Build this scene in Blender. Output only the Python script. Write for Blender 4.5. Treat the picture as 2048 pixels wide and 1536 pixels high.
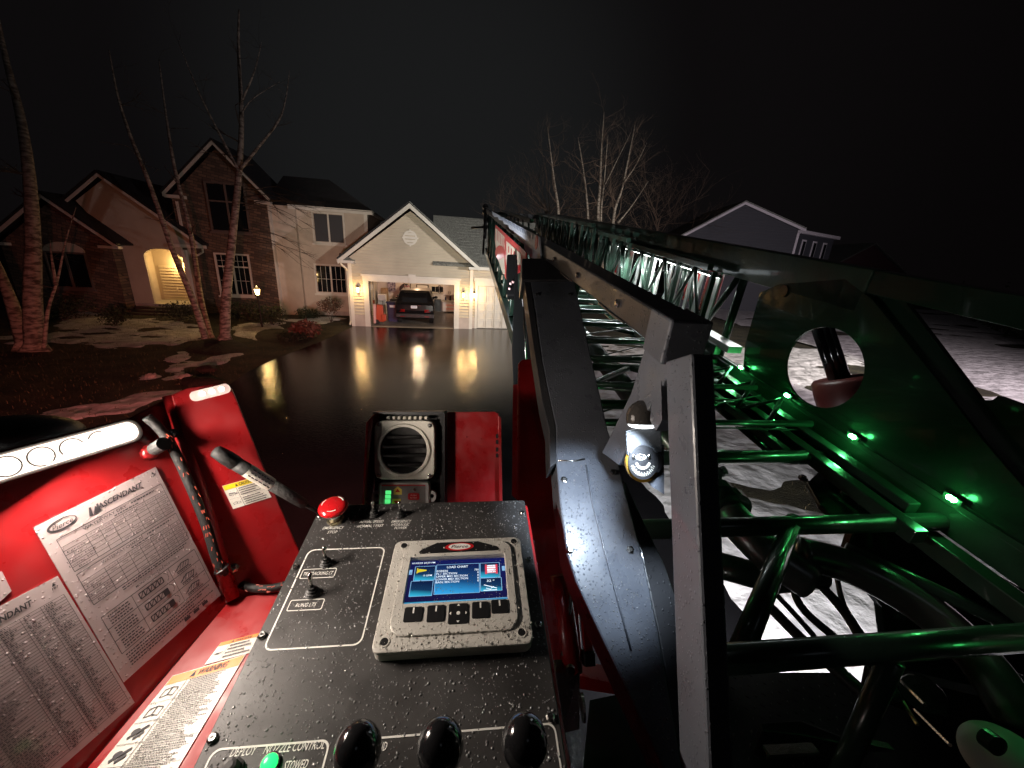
import bpy, math, random
from mathutils import Vector as V3, noise as mnoise
random.seed(7)
for _o in list(bpy.data.objects): bpy.data.objects.remove(_o)
SC = bpy.context.scene
COL = SC.collection
rad = math.radians

# ------------------------------------------------------------------ camera
FPX = 770.0                       # focal length in photograph pixels (2048 wide)
PITCH, ROLL, CAMH = rad(18), rad(3.4), 3.6
CAM = V3((0, 0, CAMH))
FWD = V3((0, math.cos(PITCH), -math.sin(PITCH)))
_r0 = V3((1, 0, 0)); _u0 = V3((0, math.sin(PITCH), math.cos(PITCH)))
RGT = _r0 * math.cos(ROLL) + _u0 * math.sin(ROLL)
UPV = _u0 * math.cos(ROLL) - _r0 * math.sin(ROLL)
cd = bpy.data.cameras.new('camera'); cam = bpy.data.objects.new('camera', cd); COL.objects.link(cam)
cd.sensor_width = 36; cd.lens = FPX / 2048 * 36; cd.clip_start = 0.01; cd.clip_end = 2000
from mathutils import Matrix
cam.matrix_world = Matrix(((RGT.x, UPV.x, -FWD.x, CAM.x), (RGT.y, UPV.y, -FWD.y, CAM.y), (RGT.z, UPV.z, -FWD.z, CAM.z), (0, 0, 0, 1)))
SC.camera = cam

# ------------------------------------------------------------------ view, world, moonlight
SC.view_settings.view_transform = 'Standard'; SC.view_settings.look = 'None'
SC.view_settings.gamma = 1; SC.view_settings.use_curve_mapping = False
SC.view_settings.exposure = 0.0
SC.cycles.max_bounces = 6; SC.cycles.diffuse_bounces = 3; SC.cycles.glossy_bounces = 3
SC.cycles.transmission_bounces = 4; SC.cycles.sample_clamp_indirect = 4.0
SC.cycles.caustics_reflective = False; SC.cycles.caustics_refractive = False
W = bpy.data.worlds.new('World'); SC.world = W; W.use_nodes = True
nt = W.node_tree; nt.nodes.clear()
_out = nt.nodes.new('ShaderNodeOutputWorld'); _bg = nt.nodes.new('ShaderNodeBackground')
_tc = nt.nodes.new('ShaderNodeTexCoord'); _dot = nt.nodes.new('ShaderNodeVectorMath'); _dot.operation = 'DOT_PRODUCT'
_glow = V3((-0.19, 0.95, 0.20)).normalized()          # mist over the lit garage glows faintly
_dot.inputs[1].default_value = _glow
_rmp = nt.nodes.new('ShaderNodeValToRGB'); _rmp.color_ramp.interpolation = 'EASE'
e = _rmp.color_ramp.elements
e[0].position = 0.45; e[0].color = (0.0018, 0.0014, 0.0015, 1)
e[1].position = 1.0; e[1].color = (0.0098, 0.0101, 0.0104, 1)
_m = e.new(0.85); _m.color = (0.0036, 0.0031, 0.0033, 1)
nt.links.new(_tc.outputs['Generated'], _dot.inputs[0]); nt.links.new(_dot.outputs['Value'], _rmp.inputs[0])
nt.links.new(_rmp.outputs[0], _bg.inputs[0]); nt.links.new(_bg.outputs[0], _out.inputs[0])
_bg.inputs[1].default_value = 1.0
_sd = bpy.data.lights.new('moon', 'SUN'); _sd.energy = 0.006; _sd.angle = rad(12); _sd.color = (0.8, 0.88, 1)
_so = bpy.data.objects.new('moon', _sd); COL.objects.link(_so); _so.rotation_euler = (rad(40), rad(15), 0)

# ------------------------------------------------------------------ pixel helpers (a pixel of the photograph and a distance give a point of the place)
def ray(x, y): return RGT * ((x - 1024) / FPX) - UPV * ((y - 768) / FPX) + FWD
def at(x, y, d): return CAM + ray(x, y) * d
def onz(x, y, z=0.0):
    v = ray(x, y); return CAM + v * ((z - CAM.z) / v.z)
def onplane(x, y, p0, n):
    v = ray(x, y); return CAM + v * ((p0 - CAM).dot(n) / v.dot(n))
def px(p):
    v = p - CAM; d = v.dot(FWD); return (1024 + FPX * v.dot(RGT) / d, 768 - FPX * v.dot(UPV) / d)

# ------------------------------------------------------------------ mesh building
ORG = {}
class MB:
    def __init__(s): s.v = []; s.f = []
    def add(s, vs, fs):
        n = len(s.v); s.v += [V3(p) for p in vs]; s.f += [tuple(i + n for i in f) for f in fs]; return s
    def quad(s, a, b, c, d): return s.add([a, b, c, d], [(0, 1, 2, 3)])
    def poly(s, pts): return s.add(pts, [tuple(range(len(pts)))])
    def box(s, o, ax, ay, az):
        o = V3(o); vs = [o, o + ax, o + ax + ay, o + ay, o + az, o + ax + az, o + ax + ay + az, o + ay + az]
        return s.add(vs, [(0, 3, 2, 1), (4, 5, 6, 7), (0, 1, 5, 4), (1, 2, 6, 5), (2, 3, 7, 6), (3, 0, 4, 7)])
    def fbox(s, F, a0, a1, b0, b1, c0, c1):          # box in a frame F(a, b, c)
        vs = [F(a0, b0, c0), F(a1, b0, c0), F(a1, b1, c0), F(a0, b1, c0), F(a0, b0, c1), F(a1, b0, c1), F(a1, b1, c1), F(a0, b1, c1)]
        return s.add(vs, [(0, 3, 2, 1), (4, 5, 6, 7), (0, 1, 5, 4), (1, 2, 6, 5), (2, 3, 7, 6), (3, 0, 4, 7)])
    def beam(s, p0, p1, w, h, up=(0, 0, 1), w1=None, h1=None):
        p0 = V3(p0); p1 = V3(p1); d = (p1 - p0).normalized(); x = d.cross(V3(up)).normalized(); y = x.cross(d)
        w1 = w if w1 is None else w1; h1 = h if h1 is None else h1
        vs = [p + x * (sx * ww / 2) + y * (sy * hh / 2) for p, ww, hh in ((p0, w, h), (p1, w1, h1)) for sx, sy in ((-1, -1), (1, -1), (1, 1), (-1, 1))]
        return s.add(vs, [(0, 1, 2, 3), (7, 6, 5, 4), (0, 4, 5, 1), (1, 5, 6, 2), (2, 6, 7, 3), (3, 7, 4, 0)])
    def tube(s, pts, r, n=8, caps=True):
        pts = [V3(p) for p in pts]; m = len(pts)
        rs = r if isinstance(r, (list, tuple)) else [r] * m
        d0 = (pts[1] - pts[0]).normalized(); a = V3((0, 0, 1)) if abs(d0.z) < .9 else V3((1, 0, 0))
        x = d0.cross(a).normalized(); vs = []
        for i, p in enumerate(pts):
            d = (pts[min(i + 1, m - 1)] - pts[max(i - 1, 0)]).normalized()
            x = (x - d * x.dot(d)).normalized(); y = d.cross(x)
            vs += [p + (x * math.cos(2 * math.pi * k / n) + y * math.sin(2 * math.pi * k / n)) * rs[i] for k in range(n)]
        fs = [(i * n + k, i * n + (k + 1) % n, (i + 1) * n + (k + 1) % n, (i + 1) * n + k) for i in range(m - 1) for k in range(n)]
        if caps: fs += [tuple(range(n))[::-1], tuple(range((m - 1) * n, m * n))]
        return s.add(vs, fs)
    def prism(s, pts, vec):
        pts = [V3(p) for p in pts]; n = len(pts); vec = V3(vec)
        return s.add(pts + [p + vec for p in pts], [tuple(range(n))[::-1], tuple(range(n, 2 * n))] + [(i, (i + 1) % n, n + (i + 1) % n, n + i) for i in range(n)])
    def ring(s, outer, inner, vec):                   # plate with a hole; same point count
        o = [V3(p) for p in outer]; i_ = [V3(p) for p in inner]; n = len(o); vec = V3(vec)
        vs = o + i_ + [p + vec for p in o] + [p + vec for p in i_]; fs = []
        for k in range(n):
            q = (k + 1) % n
            fs += [(k, n + k, n + q, q), (2 * n + k, 2 * n + q, 3 * n + q, 3 * n + k), (k, q, 2 * n + q, 2 * n + k), (n + k, 3 * n + k, 3 * n + q, n + q)]
        return s.add(vs, fs)
    def lathe(s, o, axis, prof, n=16, cap=True):
        o = V3(o); ax = V3(axis).normalized(); a = V3((0, 0, 1)) if abs(ax.z) < .9 else V3((1, 0, 0))
        x = ax.cross(a).normalized(); y = ax.cross(x); m = len(prof)
        vs = [o + ax * h + (x * math.cos(2 * math.pi * k / n) + y * math.sin(2 * math.pi * k / n)) * r for r, h in prof for k in range(n)]
        fs = [(i * n + k, i * n + (k + 1) % n, (i + 1) * n + (k + 1) % n, (i + 1) * n + k) for i in range(m - 1) for k in range(n)]
        if cap: fs += [tuple(range(n))[::-1], tuple(range((m - 1) * n, m * n))]
        return s.add(vs, fs)
    def ball(s, c, rx, ry=None, rz=None, ax=None, nu=16, nv=10):
        c = V3(c); ry = ry or rx; rz = rz or rx; X, Y, Z = ax or (V3((1, 0, 0)), V3((0, 1, 0)), V3((0, 0, 1)))
        vs = [c + Z * rz, c - Z * rz]; fs = []
        for j in range(1, nv):
            t = math.pi * j / nv
            vs += [c + (X * math.cos(2 * math.pi * k / nu) * rx + Y * math.sin(2 * math.pi * k / nu) * ry) * math.sin(t) + Z * rz * math.cos(t) for k in range(nu)]
        for k in range(nu):
            q = (k + 1) % nu
            fs += [(0, 2 + k, 2 + q), (1, 2 + (nv - 2) * nu + q, 2 + (nv - 2) * nu + k)]
            fs += [(2 + j * nu + k, 2 + (j + 1) * nu + k, 2 + (j + 1) * nu + q, 2 + j * nu + q) for j in range(nv - 2)]
        return s.add(vs, fs)
    def build(s, name, mat, parent=None, smooth=False, bevel=0, seg=2, kind=None, origin=None):
        me = bpy.data.meshes.new(name)
        if parent is not None: o0 = ORG[parent.name]
        elif origin is not None: o0 = V3(origin)
        else:
            o0 = V3(((min(p.x for p in s.v) + max(p.x for p in s.v)) / 2, (min(p.y for p in s.v) + max(p.y for p in s.v)) / 2, min(p.z for p in s.v)))
        me.from_pydata([p - o0 for p in s.v], [], s.f); me.update()
        ob = bpy.data.objects.new(name, me); COL.objects.link(ob)
        if parent is not None: ob.parent = parent
        else: ob.location = o0
        ORG[ob.name] = o0
        me.materials.append(mat)
        if smooth: me.polygons.foreach_set('use_smooth', [True] * len(me.polygons))
        if bevel:
            m = ob.modifiers.new('bevel', 'BEVEL'); m.width = bevel; m.segments = seg; m.limit_method = 'ANGLE'; m.angle_limit = rad(40)
        if kind: ob['kind'] = kind
        return ob

def thing(name, loc, label, cat, group=None):
    o = bpy.data.objects.new(name, None); COL.objects.link(o); o.location = loc; o.empty_display_size = 0.1
    ORG[o.name] = V3(loc); o['label'] = label; o['category'] = cat
    if group: o['group'] = group
    return o
def tag(o, label, cat, group=None):
    o['label'] = label; o['category'] = cat
    if group: o['group'] = group
    return o
def struct(o): o['kind'] = 'structure'; return o
def light(name, typ, loc, parent, power, color=(1, 1, 1), target=None, **kw):
    d = bpy.data.lights.new(name, typ); d.energy = power; d.color = color
    for k, v in kw.items(): setattr(d, k, v)
    o = bpy.data.objects.new(name, d); COL.objects.link(o)
    loc = V3(loc)
    if target is not None: o.rotation_euler = (V3(target) - loc).to_track_quat('-Z', 'Y').to_euler()
    if parent is not None: o.parent = parent; o.location = loc - ORG[parent.name]
    else: o.location = loc
    return o

# flat shapes
def rrect(a0, a1, b0, b1, r, n=4):
    out = []
    for cx, cy, t0 in ((a1 - r, b1 - r, 0), (a0 + r, b1 - r, 90), (a0 + r, b0 + r, 180), (a1 - r, b0 + r, 270)):
        out += [(cx + r * math.cos(rad(t0 + 90 * k / n)), cy + r * math.sin(rad(t0 + 90 * k / n))) for k in range(n + 1)]
    return out
def circ(cx, cy, rx, ry=None, n=24, t0=0):
    ry = ry or rx
    return [(cx + rx * math.cos(2 * math.pi * k / n + t0), cy + ry * math.sin(2 * math.pi * k / n + t0)) for k in range(n)]
_txt = {}
def textmesh(s, shear=0.0, bold=0.0):
    key = (s, shear, bold)
    if key not in _txt:
        c = bpy.data.curves.new('t', 'FONT'); c.body = s; c.size = 1; c.shear = shear; c.offset = bold; c.resolution_u = 2; c.fill_mode = 'FRONT'
        o = bpy.data.objects.new('t', c); COL.objects.link(o)
        dg = bpy.context.evaluated_depsgraph_get(); me = bpy.data.meshes.new_from_object(o.evaluated_get(dg))
        vs = [(p.co.x, p.co.y) for p in me.vertices]; fs = [tuple(p.vertices) for p in me.polygons]
        bpy.data.objects.remove(o); bpy.data.curves.remove(c); bpy.data.meshes.remove(me)
        _txt[key] = (vs, fs)
    return _txt[key]
def text(mb, F, s, x, y, w=None, h=None, align='c', shear=0.0, bold=0.0, lift=0.0004):
    """letters laid on a flat frame F(a, b, c); (x, y) is the middle of the line, h the capital height, w a fixed width"""
    vs, fs = textmesh(s, shear, bold)
    if not vs: return
    x0 = min(v[0] for v in vs); x1 = max(v[0] for v in vs)
    sy = (h or 0.01) / 0.69; sx = (w / (x1 - x0)) if w else sy
    if h is None and w: sy = sx
    ox = {'c': x - sx * (x0 + x1) / 2, 'l': x - sx * x0, 'r': x - sx * x1}[align]; oy = y - sy * 0.345
    mb.add([F(ox + sx * a, oy + sy * b, lift) for a, b in vs], fs)
def flat(mb, F, pts, lift=0.0): mb.poly([F(a, b, lift) for a, b in pts]); return mb
def frect(mb, F, a0, a1, b0, b1, lift=0.0): return flat(mb, F, [(a0, b0), (a1, b0), (a1, b1), (a0, b1)], lift)
def fline(mb, F, p, q, w, lift=0.0):
    dx, dy = q[0] - p[0], q[1] - p[1]; L = math.hypot(dx, dy) or 1; nx, ny = -dy / L * w / 2, dx / L * w / 2
    return flat(mb, F, [(p[0] + nx, p[1] + ny), (p[0] - nx, p[1] - ny), (q[0] - nx, q[1] - ny), (q[0] + nx, q[1] + ny)], lift)
def flatring(mb, F, outer, inner, lift=0.0):
    n = len(outer); mb.add([F(a, b, lift) for a, b in outer] + [F(a, b, lift) for a, b in inner], [(k, (k + 1) % n, n + (k + 1) % n, n + k) for k in range(n)])
def quadframe(TL, TR, BR, BL, n):
    """a flat sheet by its four corners: F(s, t, lift), s 0..1 to the right, t 0..1 downwards"""
    def F(s, t, lift=0.0): return (TL * (1 - s) + TR * s) * (1 - t) + (BL * (1 - s) + BR * s) * t + n * lift
    return F

# ------------------------------------------------------------------ materials
def M(name, col, rough=.5, metal=0.0, spec=.5, bump=None, var=None, coat=0.0, drops=None, sheen=None, emit=None, estr=1.0, roughvar=None, trans=0.0):
    m = bpy.data.materials.new(name); m.use_nodes = True; t = m.node_tree; N = t.nodes; L = t.links
    b = N['Principled BSDF']; b.inputs['Base Color'].default_value = (*col, 1); b.inputs['Roughness'].default_value = rough
    b.inputs['Metallic'].default_value = metal; b.inputs['Specular IOR Level'].default_value = spec
    b.inputs['Coat Weight'].default_value = coat; b.inputs['Coat Roughness'].default_value = .06
    b.inputs['Transmission Weight'].default_value = trans
    if emit: b.inputs['Emission Color'].default_value = (*emit, 1); b.inputs['Emission Strength'].default_value = estr
    tc = N.new('ShaderNodeTexCoord')
    def noise(scale, detail=4, stretch=None):
        n = N.new('ShaderNodeTexNoise'); n.inputs['Scale'].default_value = scale; n.inputs['Detail'].default_value = detail
        if stretch:
            mp = N.new('ShaderNodeMapping'); mp.inputs['Scale'].default_value = stretch; L.new(tc.outputs['Object'], mp.inputs[0]); L.new(mp.outputs[0], n.inputs['Vector'])
        else: L.new(tc.outputs['Object'], n.inputs['Vector'])
        return n
    if var:
        n = noise(var[0]); r = N.new('ShaderNodeValToRGB'); a = var[1]; c2 = var[2] if len(var) > 2 else tuple(min(1, c * (1 + a)) for c in col)
        r.color_ramp.elements[0].position = .35; r.color_ramp.elements[1].position = .65
        r.color_ramp.elements[0].color = (*[c * (1 - a) for c in col], 1); r.color_ramp.elements[1].color = (*c2, 1)
        L.new(n.outputs['Fac'], r.inputs[0]); L.new(r.outputs[0], b.inputs['Base Color'])
    if roughvar:
        n = noise(roughvar[0]); r = N.new('ShaderNodeMapRange'); r.inputs['From Min'].default_value = .35; r.inputs['From Max'].default_value = .65
        r.inputs['To Min'].default_value = roughvar[1]; r.inputs['To Max'].default_value = roughvar[2]
        L.new(n.outputs['Fac'], r.inputs[0]); L.new(r.outputs[0], b.inputs['Roughness'])
    last = None
    if bump:
        n = noise(bump[0], 5, bump[2] if len(bump) > 2 else None); bp = N.new('ShaderNodeBump'); bp.inputs['Strength'].default_value = bump[1]; bp.inputs['Distance'].default_value = bump[3] if len(bump) > 3 else .02
        L.new(n.outputs['Fac'], bp.inputs['Height']); last = bp
    if drops:                                           # beads of rain: small domes scattered over the paint
        v = N.new('ShaderNodeTexVoronoi'); v.inputs['Scale'].default_value = drops; L.new(tc.outputs['Object'], v.inputs['Vector'])
        sx = N.new('ShaderNodeSeparateColor'); L.new(v.outputs['Color'], sx.inputs[0])
        th = N.new('ShaderNodeMath'); th.operation = 'MULTIPLY'; L.new(sx.outputs[0], th.inputs[0]); th.inputs[1].default_value = .42
        sb = N.new('ShaderNodeMath'); sb.operation = 'SUBTRACT'; L.new(th.outputs[0], sb.inputs[0]); L.new(v.outputs['Distance'], sb.inputs[1]); sb.use_clamp = True
        pw = N.new('ShaderNodeMath'); pw.operation = 'POWER'; L.new(sb.outputs[0], pw.inputs[0]); pw.inputs[1].default_value = .5
        bp = N.new('ShaderNodeBump'); bp.inputs['Strength'].default_value = .9; bp.inputs['Distance'].default_value = .5 / drops
        L.new(pw.outputs[0], bp.inputs['Height'])
        if last: L.new(last.outputs[0], bp.inputs['Normal'])
        last = bp
    if last: L.new(last.outputs[0], b.inputs['Normal'])
    return m
def E(name, col, strength):
    m = bpy.data.materials.new(name); m.use_nodes = True; t = m.node_tree; t.nodes.clear()
    o = t.nodes.new('ShaderNodeOutputMaterial'); e_ = t.nodes.new('ShaderNodeEmission'); e_.inputs[0].default_value = (*col, 1); e_.inputs[1].default_value = strength
    t.links.new(e_.outputs[0], o.inputs[0]); return m

m_red = M('red_paint', (.30, .010, .012), .34, coat=.35, var=(3.5, .30), roughvar=(22, .22, .55), bump=(60, .05, None, .004))
m_redlow = M('red_paint_plain', (.34, .010, .012), .32, coat=.4, var=(4, .3), roughvar=(18, .22, .5), bump=(30, .05))
m_panel = M('black_console_plate', (.040, .038, .037), .42, bump=(900, .35, None, .0006), var=(9, .35), roughvar=(14, .30, .55))
m_white = M('white_print', (.80, .79, .74), .55)
m_black = M('black_plastic', (.012, .012, .013), .38, bump=(200, .08))
m_blackgl = M('glossy_black', (.010, .010, .011), .14, coat=.5, bump=(60, .06))
m_print = M('dark_ink', (.035, .03, .035), .6)
m_steel = M('steel', (.62, .60, .57), .25, 1.0, bump=(120, .06))
m_brass = M('plated_brass', (.75, .66, .42), .28, 1.0)
m_grey = M('charcoal_paint', (.125, .135, .160), .36, coat=.5, var=(5, .22), drops=170, roughvar=(16, .25, .5))
m_greydark = M('charcoal_box_paint', (.048, .048, .052), .38, coat=.4, var=(5, .2), drops=150)
m_ladder = M('ladder_metal', (.024, .050, .036), .30, metal=.15, coat=.5, var=(9, .25), bump=(60, .06))
m_ladderlit = M('lit_ladder_metal', (.50, .51, .50), .34, metal=.5, var=(12, .15))  # pale copy of the ladder metal, lamplight put into the colour
m_bezel = M('warm_grey_plastic', (.53, .51, .465), .45, var=(30, .08), bump=(400, .10, None, .001), drops=260)
m_rubber = M('rubber', (.014, .014, .014), .6, bump=(150, .15))
m_water = M('water_bead', (.20, .20, .20), .12, spec=1.0, coat=1.0)  # pale base puts the sparkle of the beads into the colour
# ================================================================== GROUND, DRIVEWAY, SNOW
m_lawn = M('wet_dead_lawn', (.030, .026, .014), .85, var=(1.3, .55, (.055, .048, .024)), bump=(25, .8, None, .08))
m_asphalt = M('wet_asphalt', (.007, .007, .008), .06, spec=.42, var=(.7, .3), roughvar=(.35, .02, .07), bump=(26, .48, None, .009))
m_snow = M('old_snow', (.66, .65, .66), .62, var=(3.0, .22), bump=(2.2, .55, None, .25))
m_mulch = M('wet_mulch', (.028, .017, .012), .8, var=(7, .5), bump=(30, 1.0, None, .06))
m_concrete = M('concrete', (.38, .36, .33), .7, var=(3, .15), bump=(40, .2))

g = MB(); g.quad((-300, -60, 0), (300, -60, 0), (300, 400, 0), (-300, 400, 0))
struct(g.build('ground', m_lawn, origin=(0, 0, 0)))
HA = V3((-8.03, 18.82, 0)); _a = rad(11)
HU = V3((math.cos(_a), math.sin(_a), 0)); HW = V3((-math.sin(_a), math.cos(_a), 0))
def H(u, w, z): return HA + HU * u + HW * w + V3((0, 0, z))
DRV = [onz(*q) for q in ((705, 654), (640, 684), (560, 714), (500, 741), (455, 772), (400, 830))]
DRV += [V3((-6.5, 4.0, 0)), V3((-9, 1.5, 0)), V3((-30, -2, 0)), V3((-30, -12, 0)), V3((30, -12, 0)), V3((30, -4.2, 0)), V3((3.4, -1.5, 0)), V3((2.2, 8, 0)), V3((1.5, 14, 0)), H(9.3, 0.1, 0), H(0, 0.05, 0)]
d = MB(); d.poly([V3((p.x, p.y, .004)) for p in DRV]); struct(d.build('driveway', m_asphalt, origin=(0, 0, 0)))
d = MB(); d.poly([V3((p.x, p.y, .008)) for p in (H(.86, -.16, 0), H(4.96, -.16, 0), H(4.96, .12, 0), H(.86, .12, 0))]); struct(d.build('garage_sill', m_concrete, origin=(0, 0, 0)))

def inside(x, y, P):
    c = False; n = len(P)
    for i in range(n):
        (x1, y1), (x2, y2) = P[i], P[i - 1]
        if (y1 > y) != (y2 > y) and x < (x2 - x1) * (y - y1) / (y2 - y1) + x1: c = not c
    return c
def zm(k, ox, oy, pts): return [(p.x, p.y) for p in (onz(ox + a * k, oy + b * k) for a, b in pts)]
SNOW = [zm(.2734, 0, 600, [(0, 270), (380, 250), (440, 110), (600, 70), (760, 110), (900, 140), (1200, 135), (1480, 185), (1480, 290), (1300, 330), (1100, 320), (1000, 350), (750, 365), (640, 330), (350, 310), (0, 330)]),
        zm(.2734, 0, 600, [(1680, 180), (1830, 170), (2060, 160), (2060, 300), (1850, 290), (1720, 260)]),
        zm(.2734, 0, 600, [(1140, 480), (1280, 370), (1340, 370), (1360, 440), (1480, 450), (1750, 350), (1800, 360), (1770, 410), (1560, 500), (1420, 470), (1350, 560), (1240, 590), (1220, 570), (1300, 545), (1160, 490)]),
        zm(.2734, 0, 600, [(990, 560), (1080, 540), (1140, 545), (1140, 580), (1000, 590)]),
        zm(.2734, 0, 600, [(-400, 960), (0, 890), (300, 830), (560, 780), (880, 740), (1000, 680), (1280, 640), (1380, 650), (1340, 690), (1180, 710), (900, 830), (560, 890), (300, 940), (0, 990), (-400, 1080)]),
        zm(.127, 540, 600, [(30, 265), (500, 310), (850, 255), (1240, 292), (960, 340), (720, 390), (350, 370), (250, 330)]),
        zm(.127, 540, 600, [(-120, 400), (270, 400), (300, 480), (130, 600), (-60, 640)])]
def snowfield(name, x0, x1, y0, y1, step, test, hgt):
    nx = int((x1 - x0) / step) + 1; ny = int((y1 - y0) / step) + 1
    a = [[1.0 if test(x0 + i * step, y0 + j * step) else 0.0 for i in range(nx)] for j in range(ny)]
    def sm(i, j):
        t = c = 0
        for jj in (j - 1, j, j + 1):
            for ii in (i - 1, i, i + 1):
                if 0 <= ii < nx and 0 <= jj < ny: t += a[jj][ii]; c += 1
        return t / c
    idx = {}; mb = MB(); hv = {}
    for j in range(ny):
        for i in range(nx): hv[i, j] = sm(i, j)
    def vid(i, j):
        if (i, j) not in idx:
            x, y = x0 + i * step, y0 + j * step; k = hv[i, j]
            z = -.03 + (hgt + .03) * min(1, k * 1.15) + (mnoise.noise(V3((x * 1.1, y * 1.1, 3))) * .02 + mnoise.noise(V3((x * 3, y * 3, 7))) * .02 + mnoise.noise(V3((x * 8, y * 8, 7))) * .014) * k
            idx[i, j] = len(mb.v); mb.v.append(V3((x + mnoise.noise(V3((x * 4, y * 4, 1))) * step * .35, y + mnoise.noise(V3((x * 4, y * 4, 9))) * step * .35, z)))
        return idx[i, j]
    for j in range(ny - 1):
        for i in range(nx - 1):
            if max(hv[i, j], hv[i + 1, j], hv[i + 1, j + 1], hv[i, j + 1]) > .05:
                mb.f.append((vid(i, j), vid(i + 1, j), vid(i + 1, j + 1), vid(i, j + 1)))
    return struct(mb.build(name, m_snow, smooth=True, origin=(0, 0, 0)))
def t_left(x, y):
    n1 = mnoise.noise(V3((x * 1.2, y * 1.2, 0))) * .35 + mnoise.noise(V3((x * 3.7, y * 3.7, 4))) * .15 + mnoise.noise(V3((x * 9, y * 9, 4))) * .10
    n2 = mnoise.noise(V3((x * 1.2, y * 1.2, 5))) * .35 + mnoise.noise(V3((x * 3.7, y * 3.7, 8))) * .15 + mnoise.noise(V3((x * 9, y * 9, 8))) * .10
    X, Y = x + n1, y + n2
    if mnoise.noise(V3((x * .9, y * 2.2, 12))) + .5 * mnoise.noise(V3((x * 5, y * 6, 2))) > .34: return False
    return any(inside(X, Y, P) for P in SNOW)
snowfield('snow', -25, -2.5, 5.5, 24.0, .10, t_left, .018)
DPOLY = [(p.x, p.y) for p in DRV]
def t_right(x, y):
    if x < 1.9 + (y > 14) * (y - 14) * .1: return False
    if inside(x, y, DPOLY): return False
    k = mnoise.noise(V3((x * .16, y * .42, 2))) + .45 * mnoise.noise(V3((x * .7, y * 1.3, 6)))
    far = max(0, (y - 10) / 30)
    return k < .30 - far * .16
snowfield('snow_field', 1.6, 16, -3.5, 20, .22, t_right, .06)
snowfield('snow_field', 16, 70, -2, 60, .6, t_right, .06)

# dead grass standing through the snow
gr = MB(); rng = random.Random(31)
for k in range(15000):
    near = rng.random() < .8
    x, y = (rng.uniform(-22, -4), rng.uniform(6, 21)) if near else (rng.uniform(2.3, 16), rng.uniform(1, 16))
    if inside(x, y, DPOLY): continue
    h = rng.uniform(.03, .09); a = rng.uniform(0, 6.28); lean = rng.uniform(.01, .06); wd = rng.uniform(.004, .009)
    p = V3((x, y, 0)); s_ = V3((math.cos(a), math.sin(a), 0)); t_ = V3((-s_.y, s_.x, 0))
    gr.add([p - s_ * wd, p + s_ * wd, p + t_ * lean + V3((0, 0, h))], [(0, 1, 2)])
go = gr.build('lawn_grass', M('dead_grass', (.13, .10, .05), .8, var=(3, .4)), origin=(0, 0, 0)); go['kind'] = 'stuff'
# ================================================================== HOUSE
m_siding = M('cream_siding', (.52, .47, .37), .6, var=(1.5, .06), bump=(60, .06))
m_beige = M('beige_stucco', (.52, .45, .37), .75, var=(2, .08), bump=(45, .2))
m_trim = M('white_trim', (.66, .63, .56), .45, var=(3, .05))
m_stone = M('stone_veneer', (.16, .115, .085), .8, bump=(7, .5))
_t = m_stone.node_tree; _b = _t.nodes['Principled BSDF']; _br = _t.nodes.new('ShaderNodeTexBrick'); _tcn = _t.nodes.new('ShaderNodeTexCoord'); _mp = _t.nodes.new('ShaderNodeMapping')
_mp.inputs['Rotation'].default_value = (rad(90), 0, -_a); _t.links.new(_tcn.outputs['Object'], _mp.inputs[0]); _t.links.new(_mp.outputs[0], _br.inputs[0])
_br.inputs['Scale'].default_value = 1.0; _br.inputs['Brick Width'].default_value = .34; _br.inputs['Row Height'].default_value = .13; _br.inputs['Mortar Size'].default_value = .012
_br.inputs['Color1'].default_value = (.20, .135, .095, 1); _br.inputs['Color2'].default_value = (.085, .062, .05, 1); _br.inputs['Mortar'].default_value = (.05, .042, .036, 1)
_t.links.new(_br.outputs[0], _b.inputs['Base Color'])
_bb = _t.nodes.new('ShaderNodeBump'); _bb.inputs['Strength'].default_value = .8; _bb.inputs['Distance'].default_value = .02; _bb.invert = True
_t.links.new(_br.outputs['Fac'], _bb.inputs['Height']); _t.links.new(_bb.outputs[0], _b.inputs['Normal'])
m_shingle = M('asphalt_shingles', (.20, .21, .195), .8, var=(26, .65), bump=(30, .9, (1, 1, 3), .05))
m_roofshade = M('shaded_shingles', (.018, .018, .020), .7, var=(12, .4), bump=(30, .6, None, .04))  # shaded copy of the shingles: unlit roofs darkened in the colour
m_dtrim = M('dark_trim', (.14, .11, .095), .6)  # dark upper window trim; the left window's dimness is put into this colour
m_glass = M('dark_window', (.010, .012, .015), .06, spec=.6, coat=.3)
m_blind = M('grey_blind', (.045, .048, .055), .7, bump=(3, .1))
m_doorw = M('dark_wood_door', (.05, .028, .018), .5)
m_gwall = M('garage_plaster', (.58, .54, .52), .75, var=(2, .06))
m_gfloor = M('garage_floor', (.16, .15, .145), .35, var=(2, .2))
m_pinkbase = M('painted_base', (.47, .40, .35), .6, var=(3, .08))

house = thing('house', H(0, 3, 0), 'two storey cream house with stone gables and an open lit garage', 'house')
def wallpoly(name, mat, w, pts, thick=.14, parent=house, **kw):
    return MB().prism([H(u, w, z) for u, z in pts], HW * thick).build(name, mat, parent, **kw)
def hbox(name, mat, u0, u1, w0, w1, z0, z1, parent=house, **kw):
    return MB().fbox(H, u0, u1, w0, w1, z0, z1).build(name, mat, parent, **kw)
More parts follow.
